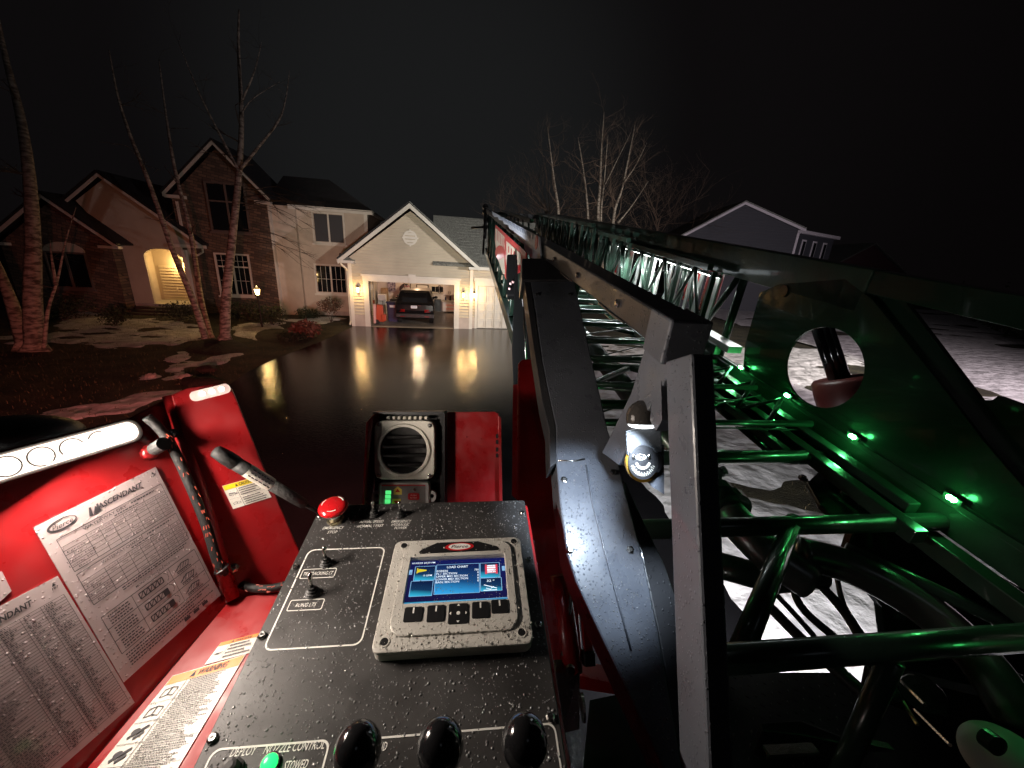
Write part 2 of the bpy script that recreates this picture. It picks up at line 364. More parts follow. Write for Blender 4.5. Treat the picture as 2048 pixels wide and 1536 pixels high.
# --- garage front
PKU, PKZ, EVZ = 2.90, 5.55, 3.22
SL = (PKZ - EVZ) / (PKU - .0)
hbox('wall', m_beige, 0, .86, .03, .20, 0, 3.2); hbox('wall', m_beige, 4.95, 5.86, .03, .20, 0, 3.2)
hbox('wall', m_beige, .86, 4.95, .03, .20, 2.19, 3.2)
wallpoly('gable_wall', m_beige, .03, [(0, 3.2), (5.86, 3.2), (PKU, PKZ - .12)], .14)
def board(u0, u1, z, u0t=None, u1t=None, w=0.0, hh=.128):
    u0t = u0 if u0t is None else u0t; u1t = u1 if u1t is None else u1t
    MB().add([H(u0, w + .03, z), H(u1, w + .03, z), H(u1, w - .030, z), H(u0, w - .030, z), H(u0t, w + .03, z + hh), H(u1t, w + .03, z + hh), H(u1t, w + .022, z + hh), H(u0t, w + .022, z + hh)],
             [(0, 1, 2, 3), (3, 2, 6, 7), (0, 3, 7, 4), (1, 5, 6, 2), (4, 7, 6, 5)]).build('siding_board', m_siding, house)
z = .58
while z < PKZ - .25:
    if z < 2.47: board(.14, .62, z); board(5.2, 5.72, z)
    elif z < 3.08: board(.14, 5.72, z)
    else:
        f = lambda zz: (zz - EVZ) / SL + .12
        l0, l1 = max(.14, f(z)), max(.14, f(z + .128)); board(l0, 5.8 - l0, z, l1, 5.8 - l1)
    z += .15
hbox('base_panel', m_pinkbase, .14, .62, -.02, .03, 0, .57); hbox('base_panel', m_pinkbase, 5.2, 5.72, -.02, .03, 0, .57)
hbox('corner_board', m_trim, -.02, .14, -.03, .2, 0, 3.16); hbox('corner_board', m_trim, 5.72, 5.88, -.03, .2, 0, 3.16)
hbox('door_casing', m_trim, .62, .86, -.045, .2, 0, 2.19); hbox('door_casing', m_trim, 4.95, 5.2, -.045, .2, 0, 2.19)
hbox('door_header', m_trim, .60, 5.22, -.05, .03, 2.19, 2.42); hbox('header_cap', m_trim, .54, 5.28, -.11, .03, 2.42, 2.52)
wallpoly('keystone', m_trim, -.10, [(2.79, 2.17), (3.03, 2.17), (3.09, 2.60), (2.73, 2.60)], .06)
# rakes, returns, soffits, roof of the garage
def rake(p, q, wd=.20, w0=-.52, w1=-.47, name='rake_board', mat=None, par=house):
    MB().prism([H(p[0], w0, p[1]), H(q[0], w0, q[1]), H(q[0], w0, q[1] - wd), H(p[0], w0, p[1] - wd)], HW * (w1 - w0)).build(name, mat or m_trim, par)
EL, ER = (-.34, 3.12), (6.14, 3.12)
rake(EL, (PKU, PKZ + .16)); rake((PKU, PKZ + .16), ER)
MB().prism([H(EL[0], -.47, EL[1] - .06), H(PKU, -.47, PKZ + .10), H(PKU, -.47, PKZ + .06), H(EL[0], -.47, EL[1] - .1)], HW * .47).build('soffit', m_trim, house)
MB().prism([H(ER[0], -.47, ER[1] - .06), H(PKU, -.47, PKZ + .10), H(PKU, -.47, PKZ + .06), H(ER[0], -.47, ER[1] - .1)], HW * .47).build('soffit', m_trim, house)
for s_, u0, u1 in ((1, -.34, .34), (-1, 5.62, 6.14)):
    hbox('eave_return', m_trim, u0, u1, -.50, .03, 2.98, 3.10)
    ue = u0 if s_ > 0 else u1; ui = u1 if s_ > 0 else u0
    MB().add([H(ue, -.48, 3.10), H(ui, -.48, 3.10), H(ui, .0, 3.10), H(ue, .0, 3.10), H(ue, .0, 3.42), H(ui, .0, 3.11)], [(0, 1, 5, 4), (0, 4, 3), (1, 2, 5), (0, 3, 2, 1)]).build('return_roof', m_shingle, house)
MB().prism([H(EL[0] - .02, -.54, EL[1] + .02), H(PKU, -.54, PKZ + .19), H(PKU, -.54, PKZ + .25), H(EL[0] - .02, -.54, EL[1] + .08)], HW * 4.6).build('roof', m_roofshade, house)
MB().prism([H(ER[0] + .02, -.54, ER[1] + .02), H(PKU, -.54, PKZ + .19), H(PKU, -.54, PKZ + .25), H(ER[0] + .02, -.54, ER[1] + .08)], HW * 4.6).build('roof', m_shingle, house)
# round vent medallion
md = MB(); md.ring([H(2.86 + a, -.03, 4.26 + b) for a, b in circ(0, 0, .33, n=32)], [H(2.86 + a, -.03, 4.26 + b) for a, b in circ(0, 0, .25, n=32)], HW * .06)
md = md.build('vent_ring', m_trim, house)
MB().prism([H(2.86 + a, -.012, 4.26 + b) for a, b in circ(0, 0, .25, n=32)], HW * .04).build('vent_plate', m_trim, md)
for k in range(4):
    c = circ(0, 0, .345, n=4)[k]; MB().fbox(H, 2.86 + c[0] - .035, 2.86 + c[0] + .035, -.045, 0, 4.26 + c[1] - .035, 4.26 + c[1] + .035).build('vent_key', m_trim, md)
# --- single bay to the right
hbox('wall', m_beige, 5.9, 6.12, .26, .4, 0, 3.05); hbox('wall', m_beige, 6.12, 7.95, .26, .4, 2.15, 3.05); hbox('wall', m_beige, 7.95, 9.0, .26, .4, 0, 3.05)
z = .58
while z < 2.98:
    if z < 2.42: board(5.9, 6.02, z, w=.25); board(8.1, 8.95, z, w=.25)
    else: board(5.9, 8.95, z, w=.25)
    z += .15
hbox('base_panel', m_pinkbase, 5.89, 6.02, .22, .26, 0, .57)
hbox('door_casing', m_trim, 6.02, 6.14, .19, .3, 0, 2.2); hbox('door_casing', m_trim, 7.93, 8.07, .19, .3, 0, 2.2)
hbox('door_header', m_trim, 6.0, 8.09, .18, .3, 2.2, 2.42); hbox('header_cap', m_trim, 5.95, 8.14, .12, .3, 2.42, 2.58)
gd = hbox('garage_door', m_trim, 6.14, 7.93, .30, .34, 0.01, 2.2)
for r_ in range(5):
    for c_ in range(4):
        u0 = 6.19 + c_ * .435; z0 = .05 + r_ * .43
        MB().ring([H(u0 + a, .30, z0 + b) for a, b in rrect(0, .40, 0, .39, .01, 1)], [H(u0 + a, .30, z0 + b) for a, b in rrect(.05, .35, .05, .34, .01, 1)], HW * -.035).build('door_panel', m_trim, gd)
# roof of the single bay: shingle courses, gutter
rb = MB(); rb.prism([H(3.9, -.10, 3.08), H(9.4, -.10, 3.08), H(9.4, 2.95, 5.50), H(3.9, 2.95, 5.50)], V3((0, 0, .09))); rb = rb.build('roof', m_shingle, house)
k = 0; z = 0
while k < 17:
    f0, f1 = k / 17, (k + 1) / 17; p = lambda u, f_, dz: H(u, -.10 + 3.05 * f_, 3.17 + 2.42 * f_ + dz)
    u = 5.2 - .1 * (k % 2)
    while u < 9.3:
        wd = random.uniform(.22, .42); hh = random.uniform(.010, .028)
        MB().add([p(u, f0, hh), p(u + wd - .01, f0, hh), p(u + wd - .01, f1, .004), p(u, f1, .004), p(u, f0, 0), p(u + wd - .01, f0, 0)], [(0, 1, 2, 3), (4, 5, 1, 0), (4, 0, 3), (1, 5, 2)]).build('shingle', m_shingle, rb)
        u += wd
    k += 1
hbox('gutter', m_trim, 6.16, 9.4, -.22, -.08, 2.98, 3.12); hbox('soffit', m_trim, 5.9, 9.4, -.10, .3, 2.96, 3.0)
# --- two storey wall behind the garage
WW = 3.25
hbox('wall', m_beige, -4.3, -3.05, WW - .25, WW + .4, 0, 5.5); hbox('wall', m_beige, -3.05, .42, WW, WW + .4, 0, 5.5)
hbox('wall', m_beige, .22, .42, WW + .4, WW + 5, 2.5, 5.5)
hbox('corner_board', m_trim, .26, .44, WW - .02, WW + .12, 3.0, 5.4)
hbox('fascia', m_trim, -3.3, .75, WW - .42, WW - .36, 5.36, 5.56); hbox('soffit', m_trim, -3.3, .75, WW - .36, WW, 5.40, 5.44)
hbox('fascia', m_trim, .70, .76, WW - .36, WW + 5, 5.36, 5.56)
MB().add([H(-4.4, WW - .45, 5.5), H(.8, WW - .45, 5.5), H(.8, WW + 6, 5.5), H(-4.4, WW + 6, 5.5), H(-4.4, WW + 2.8, 7.3), H(-2.0, WW + 2.8, 7.3)],
         [(0, 1, 5, 4), (1, 2, 5), (2, 3, 4, 5), (3, 0, 4), (0, 3, 2, 1)]).build('roof', m_roofshade, house)
hbox('footing', m_concrete, -4.32, .2, WW - .05, WW, 0, .22)
def window(u0, u1, z0, z1, w, glass, cols=2, rows=1, transom=None, fr=.075, grid=0, parent=house, tm=None):
    tm = tm or m_trim; fw = MB()
    fw.fbox(H, u0, u1, w - .07, w + .06, z0, z0 + fr); fw.fbox(H, u0, u1, w - .07, w + .06, z1 - fr, z1)
    fw.fbox(H, u0, u0 + fr, w - .07, w + .06, z0 + fr, z1 - fr); fw.fbox(H, u1 - fr, u1, w - .07, w + .06, z0 + fr, z1 - fr)
    wo = fw.build('window', tm, parent); wid = (u1 - u0 - 2 * fr) / cols
    MB().fbox(H, u0 - .06, u1 + .06, w - .12, w + .02, z0 - .09, z0).build('sill', tm, wo)
    for c_ in range(cols):
        a0 = u0 + fr + c_ * wid
        if c_: MB().fbox(H, a0 - .04, a0 + .04, w - .06, w + .05, z0 + fr, z1 - fr).build('mullion', tm, wo)
        zs = [z0 + fr] + ([transom] if transom else [(z0 + z1) / 2] if rows == 2 else []) + [z1 - fr]
        for i in range(len(zs) - 1):
            if i: MB().fbox(H, a0 + .04, a0 + wid - .04, w - .055, w + .04, zs[i] - .035, zs[i] + .035).build('rail', tm, wo)
            MB().fbox(H, a0 + .035, a0 + wid - .035, w - .022, w - .004, zs[i] + .03, zs[i + 1] - .03).build('pane', glass, wo)
            if grid:
                for g_ in range(1, 3):
                    x_ = a0 + wid * g_ / 3; MB().fbox(H, x_ - .008, x_ + .008, w - .034, w - .0225, zs[i] + .03, zs[i + 1] - .03).build('muntin', tm, wo)
                MB().fbox(H, a0 + .04, a0 + wid - .04, w - .034, w - .0225, (zs[i] + zs[i + 1]) / 2 - .008, (zs[i] + zs[i + 1]) / 2 + .008).build('muntin', tm, wo)
    return wo
window(-2.33, -.72, 3.80, 5.36, WW, m_blind); window(-2.45, -.78, 1.18, 2.76, WW, m_glass, grid=1)
# downspout on the garage corner
MB().tube([H(-.28, -.2, 3.0), H(-.26, -.18, 2.9), H(-.08, -.05, 2.72), H(-.07, .05, 2.6), H(-.07, .05, .25), H(-.07, -.18, .1)], .045, 6).build('downspout', m_trim, house)
hbox('gutter', m_trim, -.42, -.32, -.36, 3, 3.0, 3.13)
# --- stone gable
SW = 2.75
wallpoly('stone_wall', m_stone, SW, [(-8.35, 0), (-4.2, 0), (-4.2, 5.75), (-6.1, 7.75), (-8.35, 5.55)], .5)
hbox('corner_board', m_trim, -4.2, -4.12, SW - .01, SW + .5, 0, 5.6)
rake((-8.55, 5.62), (-6.1, 8.0), .16, SW - .3, SW - .26); rake((-6.1, 8.0), (-3.95, 5.72), .16, SW - .3, SW - .26)
hbox('eave_return', m_trim, -8.5, -7.7, SW - .3, SW, 5.42, 5.56); hbox('eave_return', m_trim, -4.65, -3.95, SW - .3, SW, 5.45, 5.60)
for q in ((-8.6, 5.62), (-3.9, 5.72)):
    MB().prism([H(q[0], SW - .34, q[1]), H(-6.1, SW - .34, 8.02), H(-6.1, SW - .34, 8.10), H(q[0], SW - .34, q[1] + .08)], HW * 4.2).build('roof', m_roofshade, house)
window(-6.95, -5.35, .95, 3.05, SW, m_glass, transom=2.40, grid=1); window(-6.85, -5.1, 4.05, 6.30, SW, m_glass, transom=5.45, fr=.06, tm=m_dtrim)
MB().prism([H(-8.2 + .0, SW - .06, 5.3), H(-8.1, SW - .06, 5.3), H(-8.1, SW - .06, 3.4), H(-8.2, SW - .06, 3.4)], HW * .06).build('downspout', m_trim, house)
# --- entry porch
PW = 2.6
arch = [(-9.95, .45), (-9.95, 2.75)] + [(-9.2 + .75 * math.cos(rad(180 - 18 * k)), 2.75 + .34 * math.sin(rad(18 * k))) for k in range(1, 10)] + [(-8.45, 2.75), (-8.45, .45)]
pg_ = [(-10.95, 3.15)] + [(-9.97, 3.15)] + [(a, b) for a, b in arch[1:-1]] + [(-8.3, 2.75), (-8.3, 3.3), (-7.4, 3.3), (-10.9, 6.0), (-12.2, 5.0)]
wallpoly('porch_gable', m_siding, PW, pg_, .14)
hbox('porch_pier', m_siding, -10.95, -9.97, PW, PW + .14, .42, 3.15)
hbox('porch_post', m_trim, -8.3, -8.12, PW - .02, PW + .16, .42, 3.1)
rake((-12.4, 4.98), (-10.9, 6.2), .14, PW - .3, PW - .26); rake((-10.9, 6.2), (-7.15, 3.34), .14, PW - .3, PW - .26)
MB().prism([H(-7.1, PW - .34, 3.36), H(-10.9, PW - .34, 6.26), H(-10.9, PW - .34, 6.34), H(-7.1, PW - .34, 3.44)], HW * 6).build('roof', m_roofshade, house)
MB().prism([H(-15, PW - .3, 3.0), H(-10.9, PW - .34, 6.26), H(-10.9, PW - .34, 6.34), H(-15, PW - .3, 3.08)], HW * 6).build('roof', m_roofshade, house)
hbox('gutter', m_trim, -8.4, -7.0, PW - .42, PW - .3, 3.22, 3.36)
MB().tube([H(-7.2, PW - .3, 3.2), H(-7.25, PW - .2, 3.05), H(-7.7, PW - .1, 2.8), H(-7.75, PW - .06, 2.6), H(-7.75, PW - .06, .3)], .045, 6).build('downspout', m_trim, house)
pb = hbox('porch_wall', m_siding, -10.6, -7.9, PW + 1.6, PW + 1.7, .4, 3.4)
z = .45
while z < 2.2:
    board(-10.4, -8.75, z, w=PW + 1.57); z += .15
hbox('porch_wall', m_siding, -10.75, -10.6, PW + .14, PW + 1.7, .4, 3.4); hbox('porch_wall', m_beige, -8.1, -7.95, PW + .14, PW + 1.7, .4, 3.2)
hbox('porch_ceiling', m_trim, -10.75, -7.95, PW + .1, PW + 1.7, 3.2, 3.28)
fd = hbox('front_door', m_doorw, -8.7, -8.15, PW + 1.5, PW + 1.58, .42, 2.75); MB().fbox(H, -8.6, -8.3, PW + 1.47, PW + 1.5, 1.3, 2.5).build('door_glass', m_glass, fd)
hbox('outlet', m_trim, -9.75, -9.68, PW + 1.53, PW + 1.57, .95, 1.1)
hbox('porch_slab', m_concrete, -10.9, -7.9, PW - .1, PW + 1.7, .0, .42)
for k in range(3): hbox('porch_step', M('dark_stone_step', (.06, .05, .045), .8) if k == 0 else bpy.data.materials['dark_stone_step'], -10.6, -8.2, PW - .42 - .32 * k, PW - .1 - .32 * k, 0, .30 - .11 * k)
# --- left stone gable
LW = 1.9
wallpoly('stone_wall', m_stone, LW, [(-15, 0), (-10.75, 0), (-10.75, 3.1), (-12.7, 4.85), (-15, 3.0)], .6)
rake((-15.3, 3.05), (-12.75, 5.12), .16, LW - .3, LW - .26); rake((-12.75, 5.12), (-10.35, 3.16), .16, LW - .3, LW - .26)
for q in ((-15.35, 3.05), (-10.3, 3.16)):
    MB().prism([H(q[0], LW - .34, q[1]), H(-12.75, LW - .34, 5.16), H(-12.75, LW - .34, 5.24), H(q[0], LW - .34, q[1] + .08)], HW * 6).build('roof', m_roofshade, house)
hbox('eave_return', m_trim, -11.1, -10.3, LW - .3, LW, 3.0, 3.12); hbox('eave_return', m_trim, -15.3, -14.6, LW - .3, LW, 2.9, 3.02)
window(-13.45, -11.85, 1.1, 2.75, LW, m_glass, fr=.06, tm=m_dtrim)
at_ = [(-12.65 + .8 * math.cos(rad(10 * k)), 2.75 + .42 * math.sin(rad(10 * k))) for k in range(19)]
MB().prism([H(a, LW - .05, b) for a, b in at_], HW * .06).build('arch_light', m_siding, house)
# --- garage inside
hbox('garage_wall', m_gwall, .15, .3, .2, 6.6, 0, 2.85); hbox('garage_wall', m_gwall, 5.6, 5.75, .2, 6.6, 0, 2.85); hbox('garage_wall', m_gwall, .3, 5.6, 6.45, 6.6, 0, 2.85)
hbox('garage_ceiling', m_gwall, .15, 5.75, .2, 6.6, 2.85, 2.95); hbox('garage_slab', m_gfloor, .3, 5.6, .12, 6.45, -.05, .02)
gw = hbox('garage_window', m_trim, 3.62, 4.5, 6.38, 6.45, 1.15, 1.8)
for k in range(3): MB().fbox(H, 3.70 + k * .25, 3.92 + k * .25, 6.36, 6.38, 1.25, 1.58).build('pane', m_glass, gw)
# ================================================================== LAMPS ON THE HOUSE
m_iron = M('black_iron', (.015, .014, .013), .45)
m_lampglass = E('lamp_glass_glow', (1.0, .62, .20), 14.0)
m_bulb = E('lamp_bulb', (1.0, .72, .35), 160.0)
def coach_lamp(u, w, z, label, power=34, s=1.0, name='coach_lamp'):
    t = thing(name, H(u, w, z - .2 * s), label, 'lamp', 'lit wall lamps of the house')
    P = lambda a, b, c: H(u + a * s, w + b * s, z + c * s)
    MB().prism([P(a, -.02, b) for a, b in rrect(-.05, .05, -.12, .12, .02, 2)], HW * .02).build('back_plate', m_iron, t)
    MB().tube([P(0, -.02, .10), P(0, -.07, .17), P(0, -.12, .16)], .010, 6).build('arm', m_iron, t)
    c = P(0, -.12, 0) - H(0, 0, 0) + H(0, 0, 0)
    MB().lathe(P(0, -.12, .10), (0, 0, 1), [(.085 * s, 0), (.05 * s, .05 * s), (.02 * s, .09 * s), (.012 * s, .13 * s)], 6).build('cap', m_iron, t)
    MB().lathe(P(0, -.12, -.13), (0, 0, 1), [(.045 * s, 0), (.07 * s, .23 * s)], 6).build('glass', m_lampglass, t)
    MB().lathe(P(0, -.12, -.17), (0, 0, 1), [(.012 * s, 0), (.05 * s, .035 * s)], 6).build('finial', m_iron, t)
    MB().ball(P(0, -.12, .0), .03 * s).build('bulb', m_bulb, t)
    light('lamp_light', 'POINT', P(0, -.34, .02), t, power, (1, .60, .22), shadow_soft_size=.03)
    return t
coach_lamp(.39, -.03, 1.78, 'lit coach lamp on the siding left of the open garage')
coach_lamp(5.40, -.03, 1.74, 'lit coach lamp just right of the open garage, left one of a pair')
coach_lamp(5.96, .20, 1.72, 'lit coach lamp beside the closed garage door, right one of a pair')
coach_lamp(-9.35, PW + 1.55, 2.30, 'lit wall lamp inside the arched entry porch', 70, .9)
pl = thing('post_lamp', onz(525, 656), 'lit yard lamp on a thin black post beside the driveway bed', 'lamp')
_p = onz(525, 656); Z = lambda z: _p + V3((0, 0, z))
MB().tube([Z(0), Z(.1), Z(1.45)], [.05, .032, .028], 8).build('post', m_iron, pl)
MB().lathe(Z(1.45), (0, 0, 1), [(.03, 0), (.07, .03), (.11, .26)], 6).build('lantern_glass', m_lampglass, pl)
MB().lathe(Z(1.71), (0, 0, 1), [(.13, 0), (.06, .09), (.015, .14)], 6).build('lantern_cap', m_iron, pl)
MB().ball(Z(1.6), .045).build('bulb', m_bulb, pl)
light('lamp_light', 'POINT', Z(1.92), pl, 40, (1, .62, .24), shadow_soft_size=.04)
# ceiling lamp inside the garage (shows only as a streak on the wet drive)
cl = thing('ceiling_lamp', H(2.9, 4.4, 2.7), 'warm bulb on the garage ceiling above the parked car', 'lamp')
MB().lathe(H(2.9, 4.4, 2.85), (0, 0, -1), [(.08, 0), (.08, .04), (.03, .05)], 12).build('socket', m_trim, cl)
MB().ball(H(2.9, 4.4, 2.74), .04).build('bulb', m_lampglass, cl)
light('lamp_light', 'POINT', H(2.9, 4.4, 2.6), cl, 130, (1, .66, .38), shadow_soft_size=.04)

# ================================================================== THINGS IN THE GARAGE
m_carpaint = M('black_car_paint', (.004, .004, .005), .22, spec=.3, coat=.5)
m_tail = M('red_tail_lamp', (.22, .008, .008), .12, coat=1)
m_tyre = M('tyre', (.012, .012, .012), .7)
m_chrome = M('chrome', (.7, .7, .72), .12, 1.0)
m_blue_print = M('faded_blue_print', (.35, .38, .5), .5)
m_plate = M('number_plate', (.75, .75, .78), .4)
car = thing('parked_car', H(2.95, 2.8, 0), 'black sport utility car parked tail out in the open garage', 'car')
cu = 2.95; cw = .85; cwid = .98
car_scale = 1.06
prof = [(0, .42), (-.03, .75), (.02, 1.02), (.10, 1.10), (.48, 1.66), (.62, 1.72), (2.3, 1.74), (3.1, 1.14), (4.35, 1.0), (4.5, .55), (4.45, .32), (.1, .30)]
def carshell(k, z0, z1):
    pass
bm_ = MB()
n_ = len(prof); secs = []
for sx, sc_ in ((-1.0, .90), (-.94, .985), (-.6, 1.0), (.6, 1.0), (.94, .985), (1.0, .90)):
    ring = []
    for w_, z_ in prof:
        tuck = 1.0 if z_ < 1.12 else 1 - (z_ - 1.12) / .58 * .20
        zc = .9 + (z_ - .9) * sc_; ring.append(H(cu + sx * cwid * tuck, cw + w_ + (1 - sc_) * .5 * (1 if w_ < 2 else -1), zc))
    secs.append(ring)
for r_ in secs: bm_.v += r_
for i in range(len(secs) - 1):
    for k in range(n_): bm_.f.append((i * n_ + k, (i + 1) * n_ + k, (i + 1) * n_ + (k + 1) % n_, i * n_ + (k + 1) % n_))
bm_.f += [tuple(range(n_)), tuple(range((len(secs) - 1) * n_, len(secs) * n_))[::-1]]
bm_.build('body', m_carpaint, car, smooth=False, bevel=.03, seg=3)
MB().prism([H(cu - .66, cw + .13, 1.14), H(cu + .66, cw + .13, 1.14), H(cu + .56, cw + .455, 1.58), H(cu - .56, cw + .455, 1.58)], H(0, -.012, .006) - H(0, 0, 0)).build('rear_window', m_glass, car)
MB().prism([H(cu + .765, cw + .9, 1.60), H(cu + .935, cw + .75, 1.16), H(cu + .935, cw + 2.6, 1.16), H(cu + .765, cw + 2.0, 1.60)], HU * .02).build('side_window', m_glass, car)
for s_ in (-1, 1):
    tl = MB().prism([H(cu + s_ * .50, cw - .03, .66), H(cu + s_ * .90, cw + .02, .68), H(cu + s_ * .90, cw + .03, .79), H(cu + s_ * .50, cw - .03, .80)], HW * -.025).build('tail_lamp', m_tail, car)
    MB().prism([H(cu + s_ * .6, cw - .06, .70), H(cu + s_ * .85, cw - .03, .72), H(cu + s_ * .85, cw - .03, .745), H(cu + s_ * .6, cw - .06, .725)], HW * -.008).build('reflector', m_chrome, tl)
    for wy in (.75, 3.55):
        wl = MB().lathe(H(cu + s_ * .93, cw + wy, .34), HU * -s_, [(.20, -.005), (.33, 0), (.35, .03), (.35, .2), (.30, .22)], 24).build('wheel', m_tyre, car)
        MB().lathe(H(cu + s_ * .935, cw + wy, .34), HU * -s_, [(.06, -.012), (.19, -.004), (.20, .03)], 16).build('rim', m_chrome, wl)
    mi = MB().ball(H(cu + s_ * 1.05, cw + 2.75, 1.18), .11, .07, .08, (HU, HW, V3((0, 0, 1)))).build('wing_mirror', m_carpaint, car, smooth=True)
    MB().fbox(H, cu + s_ * .62 - .12, cu + s_ * .62 + .12, cw - .06, cw - .03, .42, .45).build('bumper_reflector', m_tail, car)
MB().fbox(H, cu - .98, cu + .98, cw - .05, cw + .1, .36, .58).build('bumper', m_black, car, bevel=.03)
MB().fbox(H, cu - .30, cu + .30, cw - .045, cw - .02, .995, 1.015).build('chrome_strip', m_chrome, car)
lp = MB().fbox(H, cu - .19, cu + .12, cw - .035, cw - .02, .86, 1.0).build('number_plate', m_plate, car)
MB().fbox(H, cu - .16, cu + .09, cw - .038, cw - .035, .905, .955).build('plate_print', m_blue_print, lp)
MB().prism([H(cu - .56, cw + .42, 1.62), H(cu + .56, cw + .42, 1.62), H(cu + .54, cw + .62, 1.69), H(cu - .54, cw + .62, 1.69)], HW * -.03).build('roof_spoiler', m_carpaint, car)

m_cab = M('white_cabinet', (.68, .66, .66), .4); m_orange = M('orange_plastic', (.50, .07, .025), .4); m_blue = M('blue_plastic', (.012, .018, .07), .4)
m_pinkw = M('pale_red_plastic', (.75, .42, .38), .45)
wc = thing('wall_cabinet', H(4.9, 6.2, 1.55), 'white wall cabinet with two doors above the tool bench', 'cabinet')
MB().fbox(H, 4.45, 5.58, 6.05, 6.44, 1.10, 1.74).build('carcass', m_cab, wc)
for k in range(3):
    dd = MB().fbox(H, 4.48 + k * .37, 4.82 + k * .37, 6.02, 6.05, 1.12, 1.72).build('cabinet_door', m_cab, wc); MB().fbox(H, 4.5 + k * .37 + (.26 if k % 2 == 0 else .02), 4.52 + k * .37 + (.26 if k % 2 == 0 else .02), 5.99, 6.02, 1.2, 1.35).build('handle', m_iron, dd)
tb = thing('tool_bench', H(4.95, 5.7, 0), 'white tool chest with red-edged drawers under the wall cabinet', 'tool chest')
MB().fbox(H, 4.4, 5.55, 5.55, 6.4, .1, .70).build('cabinet', m_cab, tb); MB().fbox(H, 4.34, 5.58, 5.5, 6.42, .70, .75).build('bench_top', m_concrete, tb)
for k in range(5): MB().fbox(H, 4.62, 5.4, 5.51, 5.55, 0.12 + k * .115, .215 + k * .115).build('drawer', m_pinkw if k % 2 else m_cab, tb)
for i, (u, w_, h_) in enumerate(((4.6, 6.2, .22), (4.9, 6.25, .3), (5.25, 6.2, .18))):
    tag(MB().lathe(H(u, w_, .75), (0, 0, 1), [(.05, 0), (.055, h_ * .7), (.02, h_)], 8).build('bottle', (m_blue, m_black, m_steel)[i]), ('blue', 'tall black', 'short silver')[i] + ' bottle standing on the garage tool bench', 'bottle')
mc = thing('motorcycle', H(5.25, 1.9, 0), 'dark motorcycle with chrome parts at the right side of the garage', 'motorcycle')
for w_ in (1.3, 2.7):
    wl = MB(); wl.tube([H(5.2, w_ + .30 * math.cos(rad(20 * k)), .33 + .30 * math.sin(rad(20 * k))) for k in range(19)], .055, 8, False); wl = wl.build('wheel', m_tyre, mc, smooth=True)
    MB().lathe(H(5.17, w_, .33), HU, [(.03, 0), (.10, .02), (.03, .06)], 10).build('hub', m_chrome, wl)
MB().tube([H(5.2, 1.3, .33), H(5.2, 1.5, .75), H(5.2, 1.65, 1.0)], .03, 8).build('fork', m_chrome, mc)
MB().ball(H(5.2, 1.95, .82), .14, .32, .13, (HU, HW, V3((0, 0, 1)))).build('tank', m_carpaint, mc, smooth=True)
MB().ball(H(5.2, 2.45, .75), .13, .34, .08, (HU, HW, V3((0, 0, 1)))).build('seat', m_black, mc, smooth=True)
MB().fbox(H, 5.05, 5.35, 1.7, 2.3, .3, .65).build('engine', m_steel, mc, bevel=.04)
MB().tube([H(4.85, 1.7, 1.08), H(5.05, 1.6, 1.04), H(5.35, 1.6, 1.04), H(5.5, 1.7, 1.08)], .016, 6).build('handlebar', m_chrome, mc)
MB().ball(H(5.2, 1.5, .88), .09).build('headlamp', m_chrome, mc, smooth=True)
ob_ = thing('wheeled_cart', H(1.18, .75, 0), 'orange wheeled cart with black wheels inside the left garage jamb', 'cart')
MB().prism([H(1.0, .65, .15), H(1.42, .65, .12), H(1.36, .65, .98), H(1.08, .65, 1.0)], HW * .3).build('tub', m_orange, ob_, bevel=.03)
MB().fbox(H, 1.30, 1.52, .6, .9, .18, .52).build('motor_housing', m_orange, ob_, bevel=.04)
for w_ in (.6, .92): MB().lathe(H(1.06, w_, .13), HW, [(.05, -.02), (.13, -.02), (.13, .03), (.05, .03)], 14).build('wheel', m_tyre, ob_)
MB().tube([H(1.08, .8, .95), H(1.02, 1.0, 1.15), H(1.35, 1.0, 1.15), H(1.36, .8, .95)], .015, 6).build('handle', m_black, ob_)
tag(MB().prism([H(.93, .45, .08), H(1.03, .45, .08), H(1.06, .45, 1.02), H(.95, .45, 1.05)], HW * .25).build('plastic_panel', m_pinkw, bevel=.01), 'pale pink upright plastic panel left of the orange cart', 'panel')
bb = thing('recycling_bin', H(1.75, 1.7, 0), 'dark blue recycling bin with white label in the garage', 'bin')
MB().prism([H(1.52, 1.5, .0), H(2.0, 1.5, .0), H(2.08, 1.5, 1.0), H(1.46, 1.5, 1.0)], HW * .5).build('bin_body', m_blue, bb, bevel=.03)
MB().fbox(H, 1.42, 2.12, 1.44, 2.05, 1.0, 1.06).build('lid', m_blue, bb, bevel=.02); MB().fbox(H, 1.62, 1.9, 1.47, 1.49, .78, .9).build('bin_label', m_plate, bb)
sl = thing('step_ladder', H(2.3, 3.6, 0), 'folded silver step ladder leaning in the garage by the bin', 'ladder')
for du in (0, .42): MB().beam(H(2.15 + du, 3.4, 0), H(2.2 + du * .8, 3.9, 1.9), .05, .03).build('stile', m_steel, sl)
for k in range(5): MB().beam(H(2.17 + .01 * k, 3.45 + .1 * k, .3 + .36 * k), H(2.56 - .01 * k, 3.45 + .1 * k, .3 + .36 * k), .06, .03).build('tread', m_steel, sl)
fn = thing('drum_fan', H(2.05, 5.8, 0), 'large round dark fan standing at the back of the garage', 'fan')
MB().lathe(H(2.05, 5.9, 1.36), HW * -1, [(.10, .05), (.34, .05), (.36, -.05), (.36, -.2), (.30, -.2)], 24).build('drum', m_black, fn); MB().tube([H(2.05, 6.1, 0.0), H(2.05, 6.1, 1.1)], .03, 8).build('stand', m_iron, fn)
